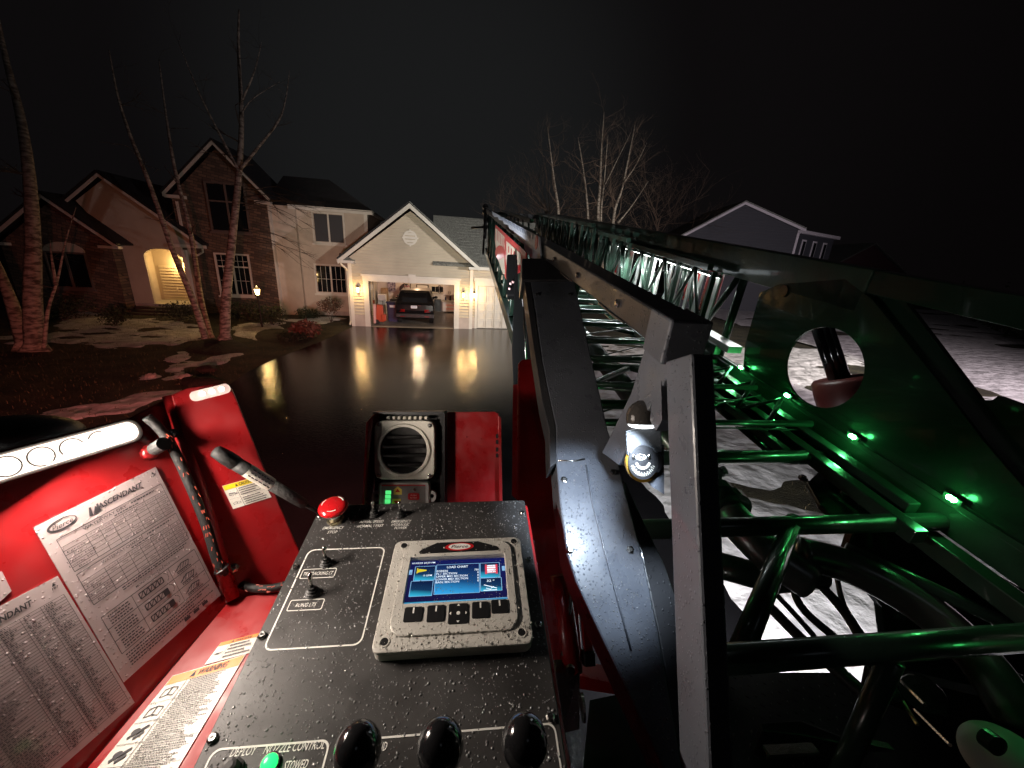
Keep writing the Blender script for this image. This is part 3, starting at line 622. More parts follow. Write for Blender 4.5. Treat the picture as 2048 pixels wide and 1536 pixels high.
for k in range(5):
    a = 2 * math.pi * k / 5; MB().prism([H(2.05, 5.93, 1.36), H(2.05 + .3 * math.cos(a), 5.95, 1.36 + .3 * math.sin(a)), H(2.05 + .3 * math.cos(a + .6), 5.9, 1.36 + .3 * math.sin(a + .6))], HW * .01).build('blade', m_steel, fn)
ck = MB().fbox(H, .95, 1.42, 6.36, 6.44, 1.15, 1.9).build('flag', M('patchwork_blue_cloth', (.05, .06, .30), .7, var=(9, .8, (.45, .40, .5)))); tag(ck, 'blue and white patterned banner on the back wall of the garage', 'banner')
sb = thing('wall_screen', H(3.2, 6.4, 1.6), 'pale framed screen on the back wall above the car', 'screen'); MB().fbox(H, 2.72, 3.5, 6.36, 6.44, 1.15, 1.68).build('frame', m_iron, sb); MB().fbox(H, 2.78, 3.44, 6.34, 6.36, 1.2, 1.63).build('panel', m_cab, sb)
rk = thing('garden_tools', H(.42, 3, 0), 'garden tools hanging on the left wall of the garage', 'tools')
for k in range(6): MB().tube([H(.36, 1.6 + .55 * k, .4 + .1 * (k % 3)), H(.36, 1.62 + .55 * k, 2.3)], .018, 6).build('shaft', (m_doorw, m_iron, m_steel)[k % 3], rk); MB().fbox(H, .33, .40, 1.5 + .55 * k, 1.75 + .55 * k, .35 + .1 * (k % 3), .6 + .1 * (k % 3)).build('tool_head', (m_steel, m_iron, m_orange)[k % 3], rk)
hs = thing('hose_reel', H(4.3, 6.38, 1.5), 'coiled hose hanging beside the white wall cabinet', 'hose')
MB().tube([H(4.2 + .13 * math.cos(rad(24 * k)), 6.36 - .004 * (k // 15), 1.42 + .24 * math.sin(rad(24 * k))) for k in range(46)], .02, 6).build('coil', m_iron, hs)
tag(MB().prism([H(1.2, 4.6, 0), H(2.0, 4.6, 0), H(1.9, 4.6, .9), H(1.25, 4.6, .85)], HW * .6).build('storage_tote', m_black, bevel=.03), 'dark storage tote behind the blue bin', 'box')

m_card = M('cardboard', (.30, .20, .12), .8, var=(4, .2))
for i, (u, w_, wd, dp, z0, z1, mt, lab) in enumerate(((1.95, 5.6, .5, .5, 0, .55, m_card, 'brown carton on the garage floor below the fan'), (1.45, 5.9, .45, .4, 0, .95, m_steel, 'tall grey carton in the back left corner of the garage'), (3.9, 6.0, .4, .35, 0, .8, m_black, 'black tool box on the floor behind the car'), (.62, 4.2, .45, .5, 0, 1.15, m_cab, 'white shelf unit against the left garage wall'), (.62, 5.4, .4, .5, 0, 1.4, m_card, 'stacked cartons deep on the left side of the garage'))):
    tag(MB().fbox(lambda a, b, c: H(u + a, w_ + b, c), 0, wd, 0, dp, z0, z1).build('carton' if mt is not m_cab else 'shelf_unit', mt, bevel=.02), lab, 'box' if mt is not m_cab else 'shelf')
bkt = thing('bicycle', H(2.25, 2.6, 0), 'bicycle leaning between the blue bin and the car', 'bicycle')
for w_ in (2.2, 3.25): MB().tube([H(2.12, w_ + .31 * math.cos(rad(20 * k)), .33 + .31 * math.sin(rad(20 * k))) for k in range(19)], .018, 6, False).build('wheel', m_tyre, bkt)
for p, q in (((2.2, .33), (2.45, .85)), ((2.45, .85), (3.05, .85)), ((3.05, .85), (2.65, .33)), ((2.65, .33), (2.2, .33)), ((2.65, .33), (2.42, .95)), ((3.02, .98), (3.25, .33))): MB().tube([H(2.12, p[0], p[1]), H(2.12, q[0], q[1])], .018, 6).build('frame_tube', m_redlow, bkt)
MB().tube([H(1.88, 3.0, 1.02), H(2.12, 3.05, .98), H(2.36, 3.0, 1.02)], .014, 6).build('handlebar', m_steel, bkt); MB().ball(H(2.12, 2.4, 1.0), .07, .13, .035, (HU, HW, V3((0, 0, 1)))).build('saddle', m_black, bkt)
# ================================================================== TREES
m_birch = M('birch_bark', (.30, .26, .21), .8, bump=(14, .6, (1, 1, .3), .03)); _t = m_birch.node_tree; _b = _t.nodes['Principled BSDF']
_tcn = _t.nodes.new('ShaderNodeTexCoord'); _mp = _t.nodes.new('ShaderNodeMapping'); _mp.inputs['Scale'].default_value = (3, 3, 9); _ns = _t.nodes.new('ShaderNodeTexNoise'); _ns.inputs['Scale'].default_value = 1.6; _ns.inputs['Detail'].default_value = 6
_rp = _t.nodes.new('ShaderNodeValToRGB'); _rp.color_ramp.elements[0].position = .40; _rp.color_ramp.elements[0].color = (.12, .095, .075, 1); _rp.color_ramp.elements[1].position = .58; _rp.color_ramp.elements[1].color = (.42, .37, .30, 1)
_t.links.new(_tcn.outputs['Object'], _mp.inputs[0]); _t.links.new(_mp.outputs[0], _ns.inputs[0]); _t.links.new(_ns.outputs[0], _rp.inputs[0]); _t.links.new(_rp.outputs[0], _b.inputs['Base Color'])
m_twig = M('dark_twig', (.06, .045, .035), .8)
def smoothpath(pts, n=4):
    out = []
    for i in range(len(pts) - 1):
        p0 = pts[max(i - 1, 0)]; p1 = pts[i]; p2 = pts[i + 1]; p3 = pts[min(i + 2, len(pts) - 1)]
        for k in range(n):
            t = k / n; out.append(.5 * ((2 * p1) + (p2 - p0) * t + (2 * p0 - 5 * p1 + 4 * p2 - p3) * t * t + (3 * p1 - p0 - 3 * p2 + p3) * t ** 3))
    return out + [pts[-1]]
def twigs(mb, p, d, L, r, depth, rng, droop=0.0):
    n = 4; pts = [p]; dd = d.normalized()
    for k in range(n):
        dd = (dd + V3((rng.uniform(-1, 1), rng.uniform(-1, 1), rng.uniform(-.6, .8) - droop)) * .22).normalized(); pts.append(pts[-1] + dd * L / n)
    mb.tube(pts, [r * (1 - .75 * k / n) for k in range(n + 1)], 3 if r < .012 else 5, False)
    if depth:
        for k in range(rng.randint(2, 4)):
            i = rng.randint(1, n); nd = (dd + V3((rng.uniform(-1, 1), rng.uniform(-1, 1), rng.uniform(-.5, .9) - droop)) * .9).normalized()
            twigs(mb, pts[i], nd, L * rng.uniform(.45, .7), r * .5, depth - 1, rng, droop)
def stem_tree(name, base, stems, label, seed, ntw=10, twl=1.4, droop=.1, cat='tree', rfac=1.0, depth2=2, twmat=None):
    """stems: list of (pixel polyline, distance at foot, distance at tip, radius at foot)"""
    rng = random.Random(seed); t = thing(name, base, label, cat); crown = MB()
    for k, (pp, d0, d1, r0) in enumerate(stems):
        m = len(pp); pts = [at(x, y, d0 + (d1 - d0) * i / (m - 1)) for i, (x, y) in enumerate(pp)]
        path = smoothpath(pts, 4); q = len(path); rs = [r0 * rfac * (1 - .86 * i / (q - 1)) for i in range(q)]
        if r0 > .06: rs[0] *= 1.5
        MB().tube(path, rs, 8).build('trunk' if r0 > .05 else 'limb', m_birch, t, smooth=True)
        for j in range(ntw):
            i = rng.randint(int(q * .35), q - 1); side = V3((rng.uniform(-1, 1), rng.uniform(-1, 1), rng.uniform(0, .9)))
            twigs(crown, path[i], side, twl * rng.uniform(.5, 1.2), max(.006, rs[i] * .35), depth2, rng, droop)
    if crown.v: crown.build('crown', twmat or m_twig, t)
    return t
def dz(p): return (p - CAM).dot(FWD)
b2 = onz(432, 682); D2 = dz(b2)
stem_tree('birch_tree', b2, [
    ([(450, 684), (452, 600), (463, 490), (478, 345), (483, 230), (477, 100), (478, 20)], D2, D2 + .6, .19),
    ([(424, 684), (402, 600), (382, 470), (350, 340), (332, 230), (318, 120)], D2 + .3, D2 + 1.5, .12),
    ([(414, 684), (386, 600), (345, 500), (300, 370), (260, 270), (235, 190), (218, 100)], D2 + .1, D2 - .8, .12),
    ([(479, 345), (440, 270), (400, 190), (357, 85)], D2 + .2, D2 - .5, .055),
    ([(481, 338), (520, 290), (558, 240), (572, 195), (579, 140)], D2 + .2, D2 + .8, .06),
    ([(482, 205), (508, 145), (523, 85)], D2 + .3, D2, .045),
    ([(483, 228), (505, 198), (560, 163)], D2 + .3, D2 + 1, .03)],
    'pale multi-stemmed bare birch in front of the stone gable', 3, ntw=5, twl=1.0)
# drooping twigs that hang before the beige wall
_t2 = [o for o in COL.objects if o.name == 'birch_tree'][0]; tw = MB(); rng = random.Random(5)
for k in range(16):
    x0 = 486; y0 = rng.uniform(370, 520); p0 = at(x0, y0, D2); ex = rng.uniform(560, 655); ey = y0 + rng.uniform(-10, 75)
    mid = at((x0 + ex) / 2, (y0 + ey) / 2 - rng.uniform(6, 22), D2 + rng.uniform(-.4, .5)); p1 = at(ex, ey, D2 + rng.uniform(-.6, .8))
    path = smoothpath([p0, mid, p1], 4); tw.tube(path, [.014 - .0012 * i for i in range(len(path))], 4, False)
    for j in range(5):
        i = rng.randint(3, len(path) - 1); twigs(tw, path[i], path[-1] - path[0], .5, .006, 1, rng, .2)
tw.build('drooping_twigs', m_twig, _t2)
b1 = onz(72, 704); D1 = dz(b1)
stem_tree('birch_tree', b1, [
    ([(72, 705), (65, 600), (66, 480), (58, 350), (40, 230), (12, 120), (-8, 20)], D1, D1 + .4, .25),
    ([(52, 700), (28, 620), (0, 545), (-45, 440), (-90, 300)], D1, D1 + .6, .20),
    ([(88, 698), (96, 620), (115, 560), (132, 480), (152, 415)], D1 - .2, D1, .055),
    ([(112, 570), (104, 520), (100, 480)], D1 - .2, D1 - .2, .05)],
    'thick red-lit clump of trunks at the left edge of the lawn', 9, ntw=4, twl=.9)
DB = 31
def down(pp, D): return [(pp[0][0] + (pp[0][0] - 900) * .02, px(V3((at(*pp[0], D).x, at(*pp[0], D).y, 0)))[1])] + pp
m_farwig = M('bare_brush', (.13, .09, .065), .9)
for i, (st, lab) in enumerate((
    ([([(1117, 432), (1108, 360), (1095, 255)], .17)], 'single pale birch stem above the far end of the ladder'),
    ([([(1176, 437), (1168, 350), (1156, 275)], .14), ([(1196, 440), (1200, 370), (1203, 300), (1208, 225)], .18), ([(1202, 440), (1208, 370), (1216, 270)], .12), ([(1211, 368), (1232, 325), (1262, 265)], .045)], 'clump of pale birch stems in the middle behind the ladder'),
    ([([(1226, 446), (1246, 370), (1270, 250)], .18), ([(1248, 365), (1272, 330), (1294, 285)], .05), ([(1236, 446), (1265, 410), (1297, 362)], .07)], 'leaning forked birch nearest the dark neighbouring house'))):
    b = at(*st[0][0][0], DB); b.z = 0
    stem_tree('birch_tree', b, [(down(pp, DB) if r_ > .08 else pp, DB, DB + .3, r_) for pp, r_ in st], lab, 20 + i, ntw=12, twl=1.8, droop=0, twmat=m_farwig)
def bare_tree(x, ground_y_dist, h, seed, label, spread=1.0):
    b = at(x, 600, ground_y_dist); b.z = 0; rng = random.Random(seed); t = thing('bare_tree', b, label, 'tree')
    tr = MB(); tr.tube([b, b + V3((rng.uniform(-.3, .3), 0, h * .35)), b + V3((rng.uniform(-.6, .6), 0, h * .75))], [.2, .15, .05], 6); tr.build('trunk', m_farwig, t)
    cr = MB()
    for k in range(32): twigs(cr, b + V3((0, 0, h * rng.uniform(.25, .75))), V3((rng.uniform(-1, 1) * spread, rng.uniform(-1, 1), rng.uniform(.1, 1))), h * rng.uniform(.25, .5), .035, 3, rng)
    cr.build('crown', m_farwig, t)
for i, (x, dd, h, lab) in enumerate(((1030, 38, 8.0, 'bushy bare tree just right of the lit roof'), (1085, 41, 11, 'tall dim bare tree left of the birch stems'), (1165, 44, 13, 'tallest dim bare tree behind the birch stems'), (1290, 42, 11.5, 'dim reddish bare tree left of the neighbouring gable'), (1345, 46, 9, 'small dim bare tree next to the neighbouring roof'))):
    bare_tree(x, dd, h, 40 + i, lab, 1.2)

# shrubs
m_leaf = M('dark_evergreen', (.030, .040, .018), .7, var=(6, .4)); m_brown = M('dry_brown_leaf', (.10, .055, .035), .8, var=(8, .4)); m_redbark = M('dry_red_grass', (.17, .075, .05), .8, var=(8, .3))
def shrub(name, c, rx, rz, n, mat, label, seed, leaf=.05, stems=5, cat='shrub', base=None):
    rng = random.Random(seed); b = V3((c.x, c.y, 0)); t = thing(name, b, label, cat)
    st = MB()
    for k in range(stems):
        a = rng.uniform(0, 6.28); st.tube([b, b + V3((math.cos(a) * rx * .25, math.sin(a) * rx * .25, rz * .6)), b + V3((math.cos(a) * rx * .7, math.sin(a) * rx * .7, rz * 1.3))], [.02, .012, .005], 4, False)
    st.build('stem', m_twig, t); f = MB()
    for k in range(n):
        d_ = V3((rng.gauss(0, 1), rng.gauss(0, 1), rng.gauss(0, 1))).normalized() * (rng.random() ** .4); lump = 1 + .25 * math.sin(d_.x * 5 + seed) * math.cos(d_.y * 4)
        p = b + V3((d_.x * rx * lump, d_.y * rx * lump, (base if base is not None else rz) + d_.z * rz * lump)); p.z = max(.02, p.z)
        x = V3((rng.uniform(-1, 1), rng.uniform(-1, 1), rng.uniform(-1, 1))).normalized(); y = x.cross(V3((rng.uniform(-1, 1), rng.uniform(-1, 1), rng.uniform(-1, 1)))).normalized(); s = leaf * rng.uniform(.6, 1.3)
        f.add([p - x * s, p - y * s * .5, p + x * s, p + y * s * .5], [(0, 1, 2, 3)])
    f.build('foliage', mat, t); return t
shrub('small_tree', onz(662, 645), .55, .38, 900, m_brown, 'small umbrella-shaped brown-leaved tree by the driveway bed', 1, .05, 4, 'tree', .85)
shrub('ornamental_grass', onz(612, 676), .55, .36, 900, m_redbark, 'clump of dry reddish grass at the driveway corner', 2, .09, 12)
shrub('low_shrub', onz(585, 682), .60, .18, 900, m_leaf, 'low glossy wet groundcover shrub on the corner of the bed', 4, .04)
shrub('low_shrub', onz(545, 650), .7, .45, 900, m_leaf, 'dark evergreen shrub right of the yard lamp', 5)
shrub('low_shrub', onz(500, 640), .9, .5, 1000, m_leaf, 'dark evergreen shrub left of the yard lamp by the stone wall', 6)
shrub('low_shrub', onz(360, 642), .8, .45, 900, m_leaf, 'dark rounded shrub in front of the porch steps', 7)
shrub('low_shrub', onz(232, 652), .5, .42, 700, m_leaf, 'small dark shrub alone on the snowy lawn', 8)
shrub('low_shrub', onz(130, 640), 1.1, .55, 1000, m_leaf, 'wide dark shrub under the left arched window', 9)
shrub('low_shrub', onz(615, 637), .6, .28, 600, m_leaf, 'dark low shrub against the beige wall', 10)
for i, (x, y, rx, ry, lab) in enumerate(((435, 694, 62, 17, 'dark mulch mound'), (560, 672, 55, 14, ''), (400, 765, 45, 8, ''))):
    mb = MB(); n = 40; c0 = onz(x, y); vs = []
    rings = [(1.0, -.01), (.85, .06), (.5, .10), (.02, .12)]
    for k_, (f_, h_) in enumerate(rings):
        for k in range(n):
            a = 2 * math.pi * k / n; q = onz(x + rx * f_ * math.cos(a) * (1 + .1 * math.sin(3 * a + i)), y + ry * f_ * math.sin(a)); vs.append(V3((q.x, q.y, h_ + random.uniform(-.01, .02))))
    mb.add(vs, [(a * n + k, a * n + (k + 1) % n, (a + 1) * n + (k + 1) % n, (a + 1) * n + k) for a in range(3) for k in range(n)] + [tuple(range(3 * n, 4 * n))])
    struct(mb.build('mulch_bed', m_mulch, smooth=True))
for i, (x, y, s_, lab) in enumerate(((303, 755, .10, 'flat pale lump standing for a bit of snow at the lawn edge, left of the pair'), (370, 757, .11, 'flat pale lump standing for a bit of snow nearer the driveway, right of the pair'), (415, 741, .2, 'dark rounded boulder beside the driveway edge'))):
    p = onz(x, y); mb = MB(); mb.ball(p + V3((0, 0, .06)), s_ * 1.5, s_, s_ * .5, nu=10, nv=6); mb.v = [v + V3((random.uniform(-.03, .03),) * 3) for v in mb.v]
    tag(mb.build('stone', m_concrete if i < 2 else m_mulch), lab, 'stone')  # the pale pair is added in place of small red-lit bits of snow

# ================================================================== NEIGHBOURS
m_navy = M('dark_blue_siding', (.046, .050, .062), .65, bump=(6, .1))
m_ntrim = M('neighbour_trim', (.55, .53, .58), .5)
DN = 36.0
nh = thing('neighbour_house', V3((at(1480, 600, DN).x, at(1480, 600, DN).y, 0)), 'dark blue gabled house with white trim beyond the ladder', 'house')
nA = at(1365, 470, DN); nB = at(1600, 455, DN - 1.0); gx = V3((nB.x - nA.x, nB.y - nA.y, 0)); gl = gx.length; gx.normalize(); gy = V3((-gx.y, gx.x, 0))
pk = at(1480, 407, DN - .5); pk_u = (pk - nA).dot(gx); ez = (nA.z + nB.z) / 2
def NH(u, w, z): return V3((nA.x, nA.y, 0)) + gx * u + gy * w + V3((0, 0, z))
eR = (nB.z); eL = nA.z
MB().prism([NH(0, 0, 0), NH(gl, 0, 0), NH(gl, 0, eR - .1), NH(pk_u, 0, pk.z - .15), NH(0, 0, eL - .1)], gy * .3).build('wall', m_navy, nh)
z = .2
while z < pk.z - .5:
    zz = min(z + .21, pk.z - .4); lim = lambda h: (0, gl) if h < min(eL, eR) - .2 else (max(0, pk_u * (h - eL + .1) / (pk.z - eL)), min(gl, gl - (gl - pk_u) * (h - eR + .1) / (pk.z - eR)))
    a_, b_ = lim(z); c_, d_ = lim(zz)
    if z > 3.2 and b_ > a_ and d_ > c_: MB().add([NH(a_, -.05, z), NH(b_, -.05, z), NH(d_, -.012, zz), NH(c_, -.012, zz), NH(a_, 0, z), NH(b_, 0, z)], [(0, 1, 2, 3), (4, 5, 1, 0)]).build('siding_board', m_navy, nh)
    z += .24
for p, q in (((-.5, eL - .3), (pk_u, pk.z)), ((pk_u, pk.z), (gl + .4, eR - .15))):
    MB().prism([NH(p[0], -.35, p[1]), NH(q[0], -.35, q[1]), NH(q[0], -.35, q[1] - .22), NH(p[0], -.35, p[1] - .22)], gy * .06).build('rake_board', m_ntrim, nh)
    MB().prism([NH(p[0], -.35, p[1] + .02), NH(q[0], -.35, q[1] + .02), NH(q[0], -.35, q[1] + .12), NH(p[0], -.35, p[1] + .12)], gy * 9).build('roof', m_shingle, nh)
MB().fbox(NH, gl - .12, gl + .08, -.06, .1, 0, eR - .3).build('corner_board', m_ntrim, nh)
sd_ = (at(1665, 490, DN + 3) - nB); sd_.z = 0; sl_ = sd_.length; sd_.normalize()
def NS(u, w, z): return NH(gl, 0, 0) + sd_ * u + V3((sd_.y, -sd_.x, 0)) * w + V3((0, 0, z))
MB().fbox(NS, 0, sl_, -.3, 0, 0, eR - .45).build('wall', m_navy, nh); MB().fbox(NS, -.2, sl_ + .4, 0, .35, eR - .50, eR - .22).build('fascia', m_ntrim, nh)
for k in range(3):
    u0 = sl_ * (.14 + .29 * k); wi = MB(); wi.fbox(NS, u0, u0 + .75, 0, .06, eR - 3.6, eR - .95); wi = wi.build('window', m_ntrim, nh); MB().fbox(NS, u0 + .12, u0 + .63, .05, .09, eR - 3.4, eR - 1.1).build('pane', m_glass, wi)
fh = thing('far_house', V3((at(1705, 600, 60).x, at(1705, 600, 60).y, 0)), 'very dim far house to the right of the dark blue house', 'house')
_fa = V3((at(1705, 600, 60).x, at(1705, 600, 60).y, 0)); FHs = lambda a, b, c: _fa + V3((a, b, c))
MB().prism([FHs(-5, 0, 0), FHs(6, 0, 0), FHs(6, 0, 5.0), FHs(.5, 0, 8.6), FHs(-5, 0, 5.0)], V3((0, 8, 0))).build('wall', M('maroon_siding', (.10, .05, .06), .8), fh)
for s_ in (-1, 1): MB().prism([FHs(.5, -.4, 8.7), FHs(.5 + s_ * 6, -.4, 4.8), FHs(.5 + s_ * 6, -.4, 5.0), FHs(.5, -.4, 8.9)], V3((0, 8.8, 0))).build('roof', m_shingle, fh)
for u in (-2.5, 2.5): wn = MB().fbox(FHs, u - .6, u + .6, -.08, 0, 2.2, 4.0).build('window', m_ntrim, fh); MB().fbox(FHs, u - .5, u + .5, -.12, -.08, 2.3, 3.9).build('pane', m_glass, wn)
# dark hedgerow at the far edge of the field
hd = MB(); rng = random.Random(11)
for k in range(9000):
    f_ = rng.random(); p = V3((30 + 52 * (1 - f_), 18 + 60 * (1 - f_), 0)) if f_ > .0 else None
    p += V3((rng.uniform(-1.5, 1.5), rng.uniform(-1.5, 1.5), abs(rng.gauss(0, .9)) * (1 + .4 * math.sin(f_ * 30)) + .1))
    x = V3((rng.uniform(-1, 1), rng.uniform(-1, 1), rng.uniform(-1, 1))).normalized(); y = x.cross(V3((rng.uniform(-1, 1), rng.uniform(-1, 1), rng.uniform(-1, 1)))).normalized(); s = rng.uniform(.12, .35)
    hd.add([p - x * s, p - y * s * .5, p + x * s, p + y * s * .5], [(0, 1, 2, 3)])
ho = hd.build('hedgerow', m_leaf); ho['kind'] = 'stuff'; ho['label'] = 'dark hedgerow along the far edge of the snowy field'
# ================================================================== OPERATOR CONSOLE
CV = ray(950, 382).normalized()                                   # away from the operator, up the sloping plate
CU = ray(10700, 894); CU = (CU - CV * CU.dot(CV)).normalized(); CN = CU.cross(CV)
C0 = at(905, 1295, .577)
def con(u, v, h=0.0): return C0 + CU * u + CV * v + CN * h
def cpx(x, y, h=0.0):
    p = onplane(x, y, C0 + CN * h, CN) - C0; return (p.dot(CU), p.dot(CV))
console = thing('control_console', con(-.07, 0, -.4), 'black sloping control console with white lettering, wet with rain', 'console')
PU0, PU1, PV0, PV1 = -.292, .144, -.34, .304
MB().prism([con(a, b, -.008) for a, b in rrect(PU0, PU1, PV0, PV1, .006, 3)], CN * .008).build('face_plate', m_panel, console, bevel=.0015)
MB().fbox(con, PU0 + .012, PU1 + .007, PV0, PV1 - .004, -.34, -.0082).build('cabinet', m_redlow, console, bevel=.006)
w = MB()
def outline(a0, a1, b0, b1, r, t=.0022, top_only=False): flatring(w, con, rrect(a0, a1, b0, b1, r, 5), rrect(a0 + t, a1 - t, b0 + t, b1 - t, r - t * .6, 5), .0006)
outline(-.275, -.135, .011, .189, .012)
a_, b_ = cpx(637, 1147); outline(a_ - .029, a_ + .029, b_ - .0095, b_ + .0095, .003, .0012); text(w, con, 'TRI/TRACKING LT', a_, b_, w=.050, h=.0064, shear=.25, bold=.004, lift=.0006)
a_, b_ = cpx(612, 1210); outline(a_ - .027, a_ + .027, b_ - .0095, b_ + .0095, .003, .0012); text(w, con, 'RUNG LTS', a_, b_, w=.032, h=.0064, shear=.25, bold=.004, lift=.0006)
for s_, x, y, ww in (('EMERGENCY', 667, 1056, .040), ('STOP', 665, 1064.5, .019), ('AERIAL SPEED', 743, 1043.5, .048), ('NORMAL \\ FAST', 741, 1052, .052), ('EMERGENCY', 803, 1043, .040), ('HYDRAULIC', 801, 1049.5, .036), ('POWER', 801, 1056, .024)):
    a_, b_ = cpx(x, y); text(w, con, s_, a_, b_, w=ww, h=.0066, shear=.25, bold=.004, lift=.0006)
NZ = (-.279, -.143); outline(NZ[0], NZ[1], -.33, -.0985, .010)
outline(-.132, .137, -.33, -.1005, .010)
for s_, x, y, ww in (('DEPLOY', 488, 1503, .029), ('NOZZLE CONTROL', 590, 1494, .070), ('STOWED', 592, 1530, .027), ('ND', 766, 1493, .010)):
    a_, b_ = cpx(x, y); text(w, con, s_, a_, b_, w=ww, h=.0084, shear=.25, bold=.006, lift=.0006)
w.build('white_lettering', m_white, console)
for x, y in ((640, 1033), (589, 1135), (522, 1272), (421, 1478), (1045, 1027), (1058, 1120), (1076, 1250), (1100, 1436)):
    a_, b_ = cpx(x, y); a_ = max(PU0 + .007, min(PU1 - .007, a_)); sc = MB().lathe(con(a_, b_, .0003), CN, [(.0062, 0), (.0060, .0025), (.0040, .0045)], 14).build('screw', m_steel, console, smooth=False)
    MB().lathe(con(a_, b_, .0046), CN, [(.0022, 0), (.0021, .0004)], 6).build('socket', m_black, sc)
# emergency stop
a_, b_ = cpx(672, 1041); es = MB().lathe(con(a_, b_, 0), CN, [(.0165, 0), (.0165, .006), (.0125, .0065), (.0125, .030)], 6).build('stop_button_collar', m_brass, console)
MB().lathe(con(a_, b_, .006), CN, [(.0128, 0), (.0128, .026)], 20).build('stop_neck', m_steel, es, smooth=True)
m_stop = M('red_button', (.62, .012, .016), .22, coat=.8, drops=300)
MB().lathe(con(a_, b_, .030), CN, [(.016, 0), (.0275, .003), (.0285, .007), (.0265, .011), (.019, .0145), (.008, .0162), (.0005, .0165)], 32).build('stop_cap', m_stop, es, smooth=True)
arw = MB()
for k in range(3):
    t0 = 2.0 * k + .5
    for j in range(5):
        p = [(r_ * math.cos(t0 + .16 * (j + dj)), r_ * math.sin(t0 + .16 * (j + dj))) for r_, dj in ((.021, 0), (.021, 1), (.019, 1), (.019, 0))]
        arw.poly([con(a_ + x, b_ + y, .030 + .01475) for x, y in p])
arw.build('turn_arrow', m_white, es)
# toggle switches
m_boot = M('rubber_boot', (.016, .016, .016), .5)
def toggle(x, y, lean, s=1.0):
    a_, b_ = cpx(x, y); o = con(a_, b_, 0); t = MB().lathe(o, CN, [(.010 * s, 0), (.0100 * s, .003), (.0085 * s, .004), (.0088 * s, .007), (.0065 * s, .008), (.0068 * s, .011), (.0045 * s, .0125), (.0045 * s, .016)], 18).build('toggle_switch', m_boot, console)
    d_ = (CN + CV * lean).normalized(); MB().tube([o + CN * .012 * s, o + CN * .014 * s + d_ * .010 * s, o + CN * .014 * s + d_ * .020 * s, o + CN * .014 * s + d_ * .022 * s], [.0022 * s, .0030 * s, .0036 * s, .0018 * s], 10).build('lever', m_steel, t, smooth=True)
toggle(748, 1031, .15); toggle(801, 1031, .15); toggle(652, 1128, .35, 1.05); toggle(625, 1187, .35, 1.15)
# green indicator, selector, ball-topped levers
a_, b_ = cpx(540, 1529); gi = MB().lathe(con(a_, b_, 0), CN, [(.0115, 0), (.0115, .003), (.0100, .004)], 20).build('lamp_ring', m_steel, console)
m_greenlamp = M('green_lens', (.02, .5, .08), .25, emit=(.02, 1, .18), estr=1.6); MB().ball(con(a_, b_, .0035), .0095, .0095, .0045, (CU, CV, CN)).build('green_lens', m_greenlamp, gi, smooth=True)
light('indicator_light', 'POINT', con(a_, b_, .02), gi, .006, (.05, 1, .2), shadow_soft_size=.008)
a_, b_ = cpx(466, 1542); MB().lathe(con(a_, b_, 0), CN, [(.012, 0), (.012, .004), (.009, .005), (.0075, .016), (.004, .017)], 8).build('selector_knob', m_boot, console)
for k, (x, y) in enumerate(((716, 1500), (881, 1493), (1049, 1484))):
    tip = at(x, y, .395); a_, b_ = cpx(x, y); base = con((tip - C0).dot(CU) + .0, (tip - C0).dot(CV) - .012, 0)
    ax = (tip - base).normalized(); x_ = ax.cross(CV).normalized(); y_ = ax.cross(x_)
    lv = MB().tube([base, base + (tip - base) * .9], .006, 10).build('control_lever', m_steel, console, smooth=True)
    MB().lathe(base, CN, [(.022, 0), (.022, .003), (.014, .012), (.009, .028)], 18).build('lever_boot', m_boot, lv, smooth=True)
    MB().ball(tip, .0235, .0235, .028, (x_, y_, ax), 28, 18).build('ball_knob', m_blackgl, lv, smooth=True)

# rain beads standing on a flat face
def beads(parent, F, n, inside_fn, seed, r0=.0006, r1=.0019, name='rain_beads', mat=None):
    rng = random.Random(seed); mb = MB(); k = 0
    while k < n:
        a, b = inside_fn(rng)
        if a is None: continue
        r = r0 + (r1 - r0) * rng.random() ** 3.2; el = rng.uniform(.9, 1.45); th = rng.uniform(0, 3.14); ca, sa = math.cos(th), math.sin(th); vs = []
        for rr, hh in ((1, 0), (.86, .36), (.5, .6)):
            for j in range(6):
                t_ = j * 1.0472; x, y = rr * el * math.cos(t_), rr * math.sin(t_); vs.append(F(a + r * (x * ca - y * sa), b + r * (x * sa + y * ca), r * hh))
        vs.append(F(a, b, r * .7)); mb.add(vs, [(i * 6 + j, i * 6 + (j + 1) % 6, i * 6 + 6 + (j + 1) % 6, i * 6 + 6 + j) for i in range(2) for j in range(6)] + [(12 + j, 12 + (j + 1) % 6, 18) for j in range(6)]); k += 1
    return mb.build(name, mat or m_water, parent, smooth=True, kind='stuff')
def on_panel(rng):
    a = rng.uniform(PU0 + .003, PU1 - .003); b = rng.uniform(-.15, PV1 - .003)
    if -.124 < a < .126 and -.002 < b < .207: return None, None
    return a, b
beads(console, con, 3600, on_panel, 1)
beads(console, lambda a, b, c: con(PU1 + .0072 + c, b, -.012 + a), 160, lambda r: (r.uniform(-.05, .003), r.uniform(-.15, .29)), 8)

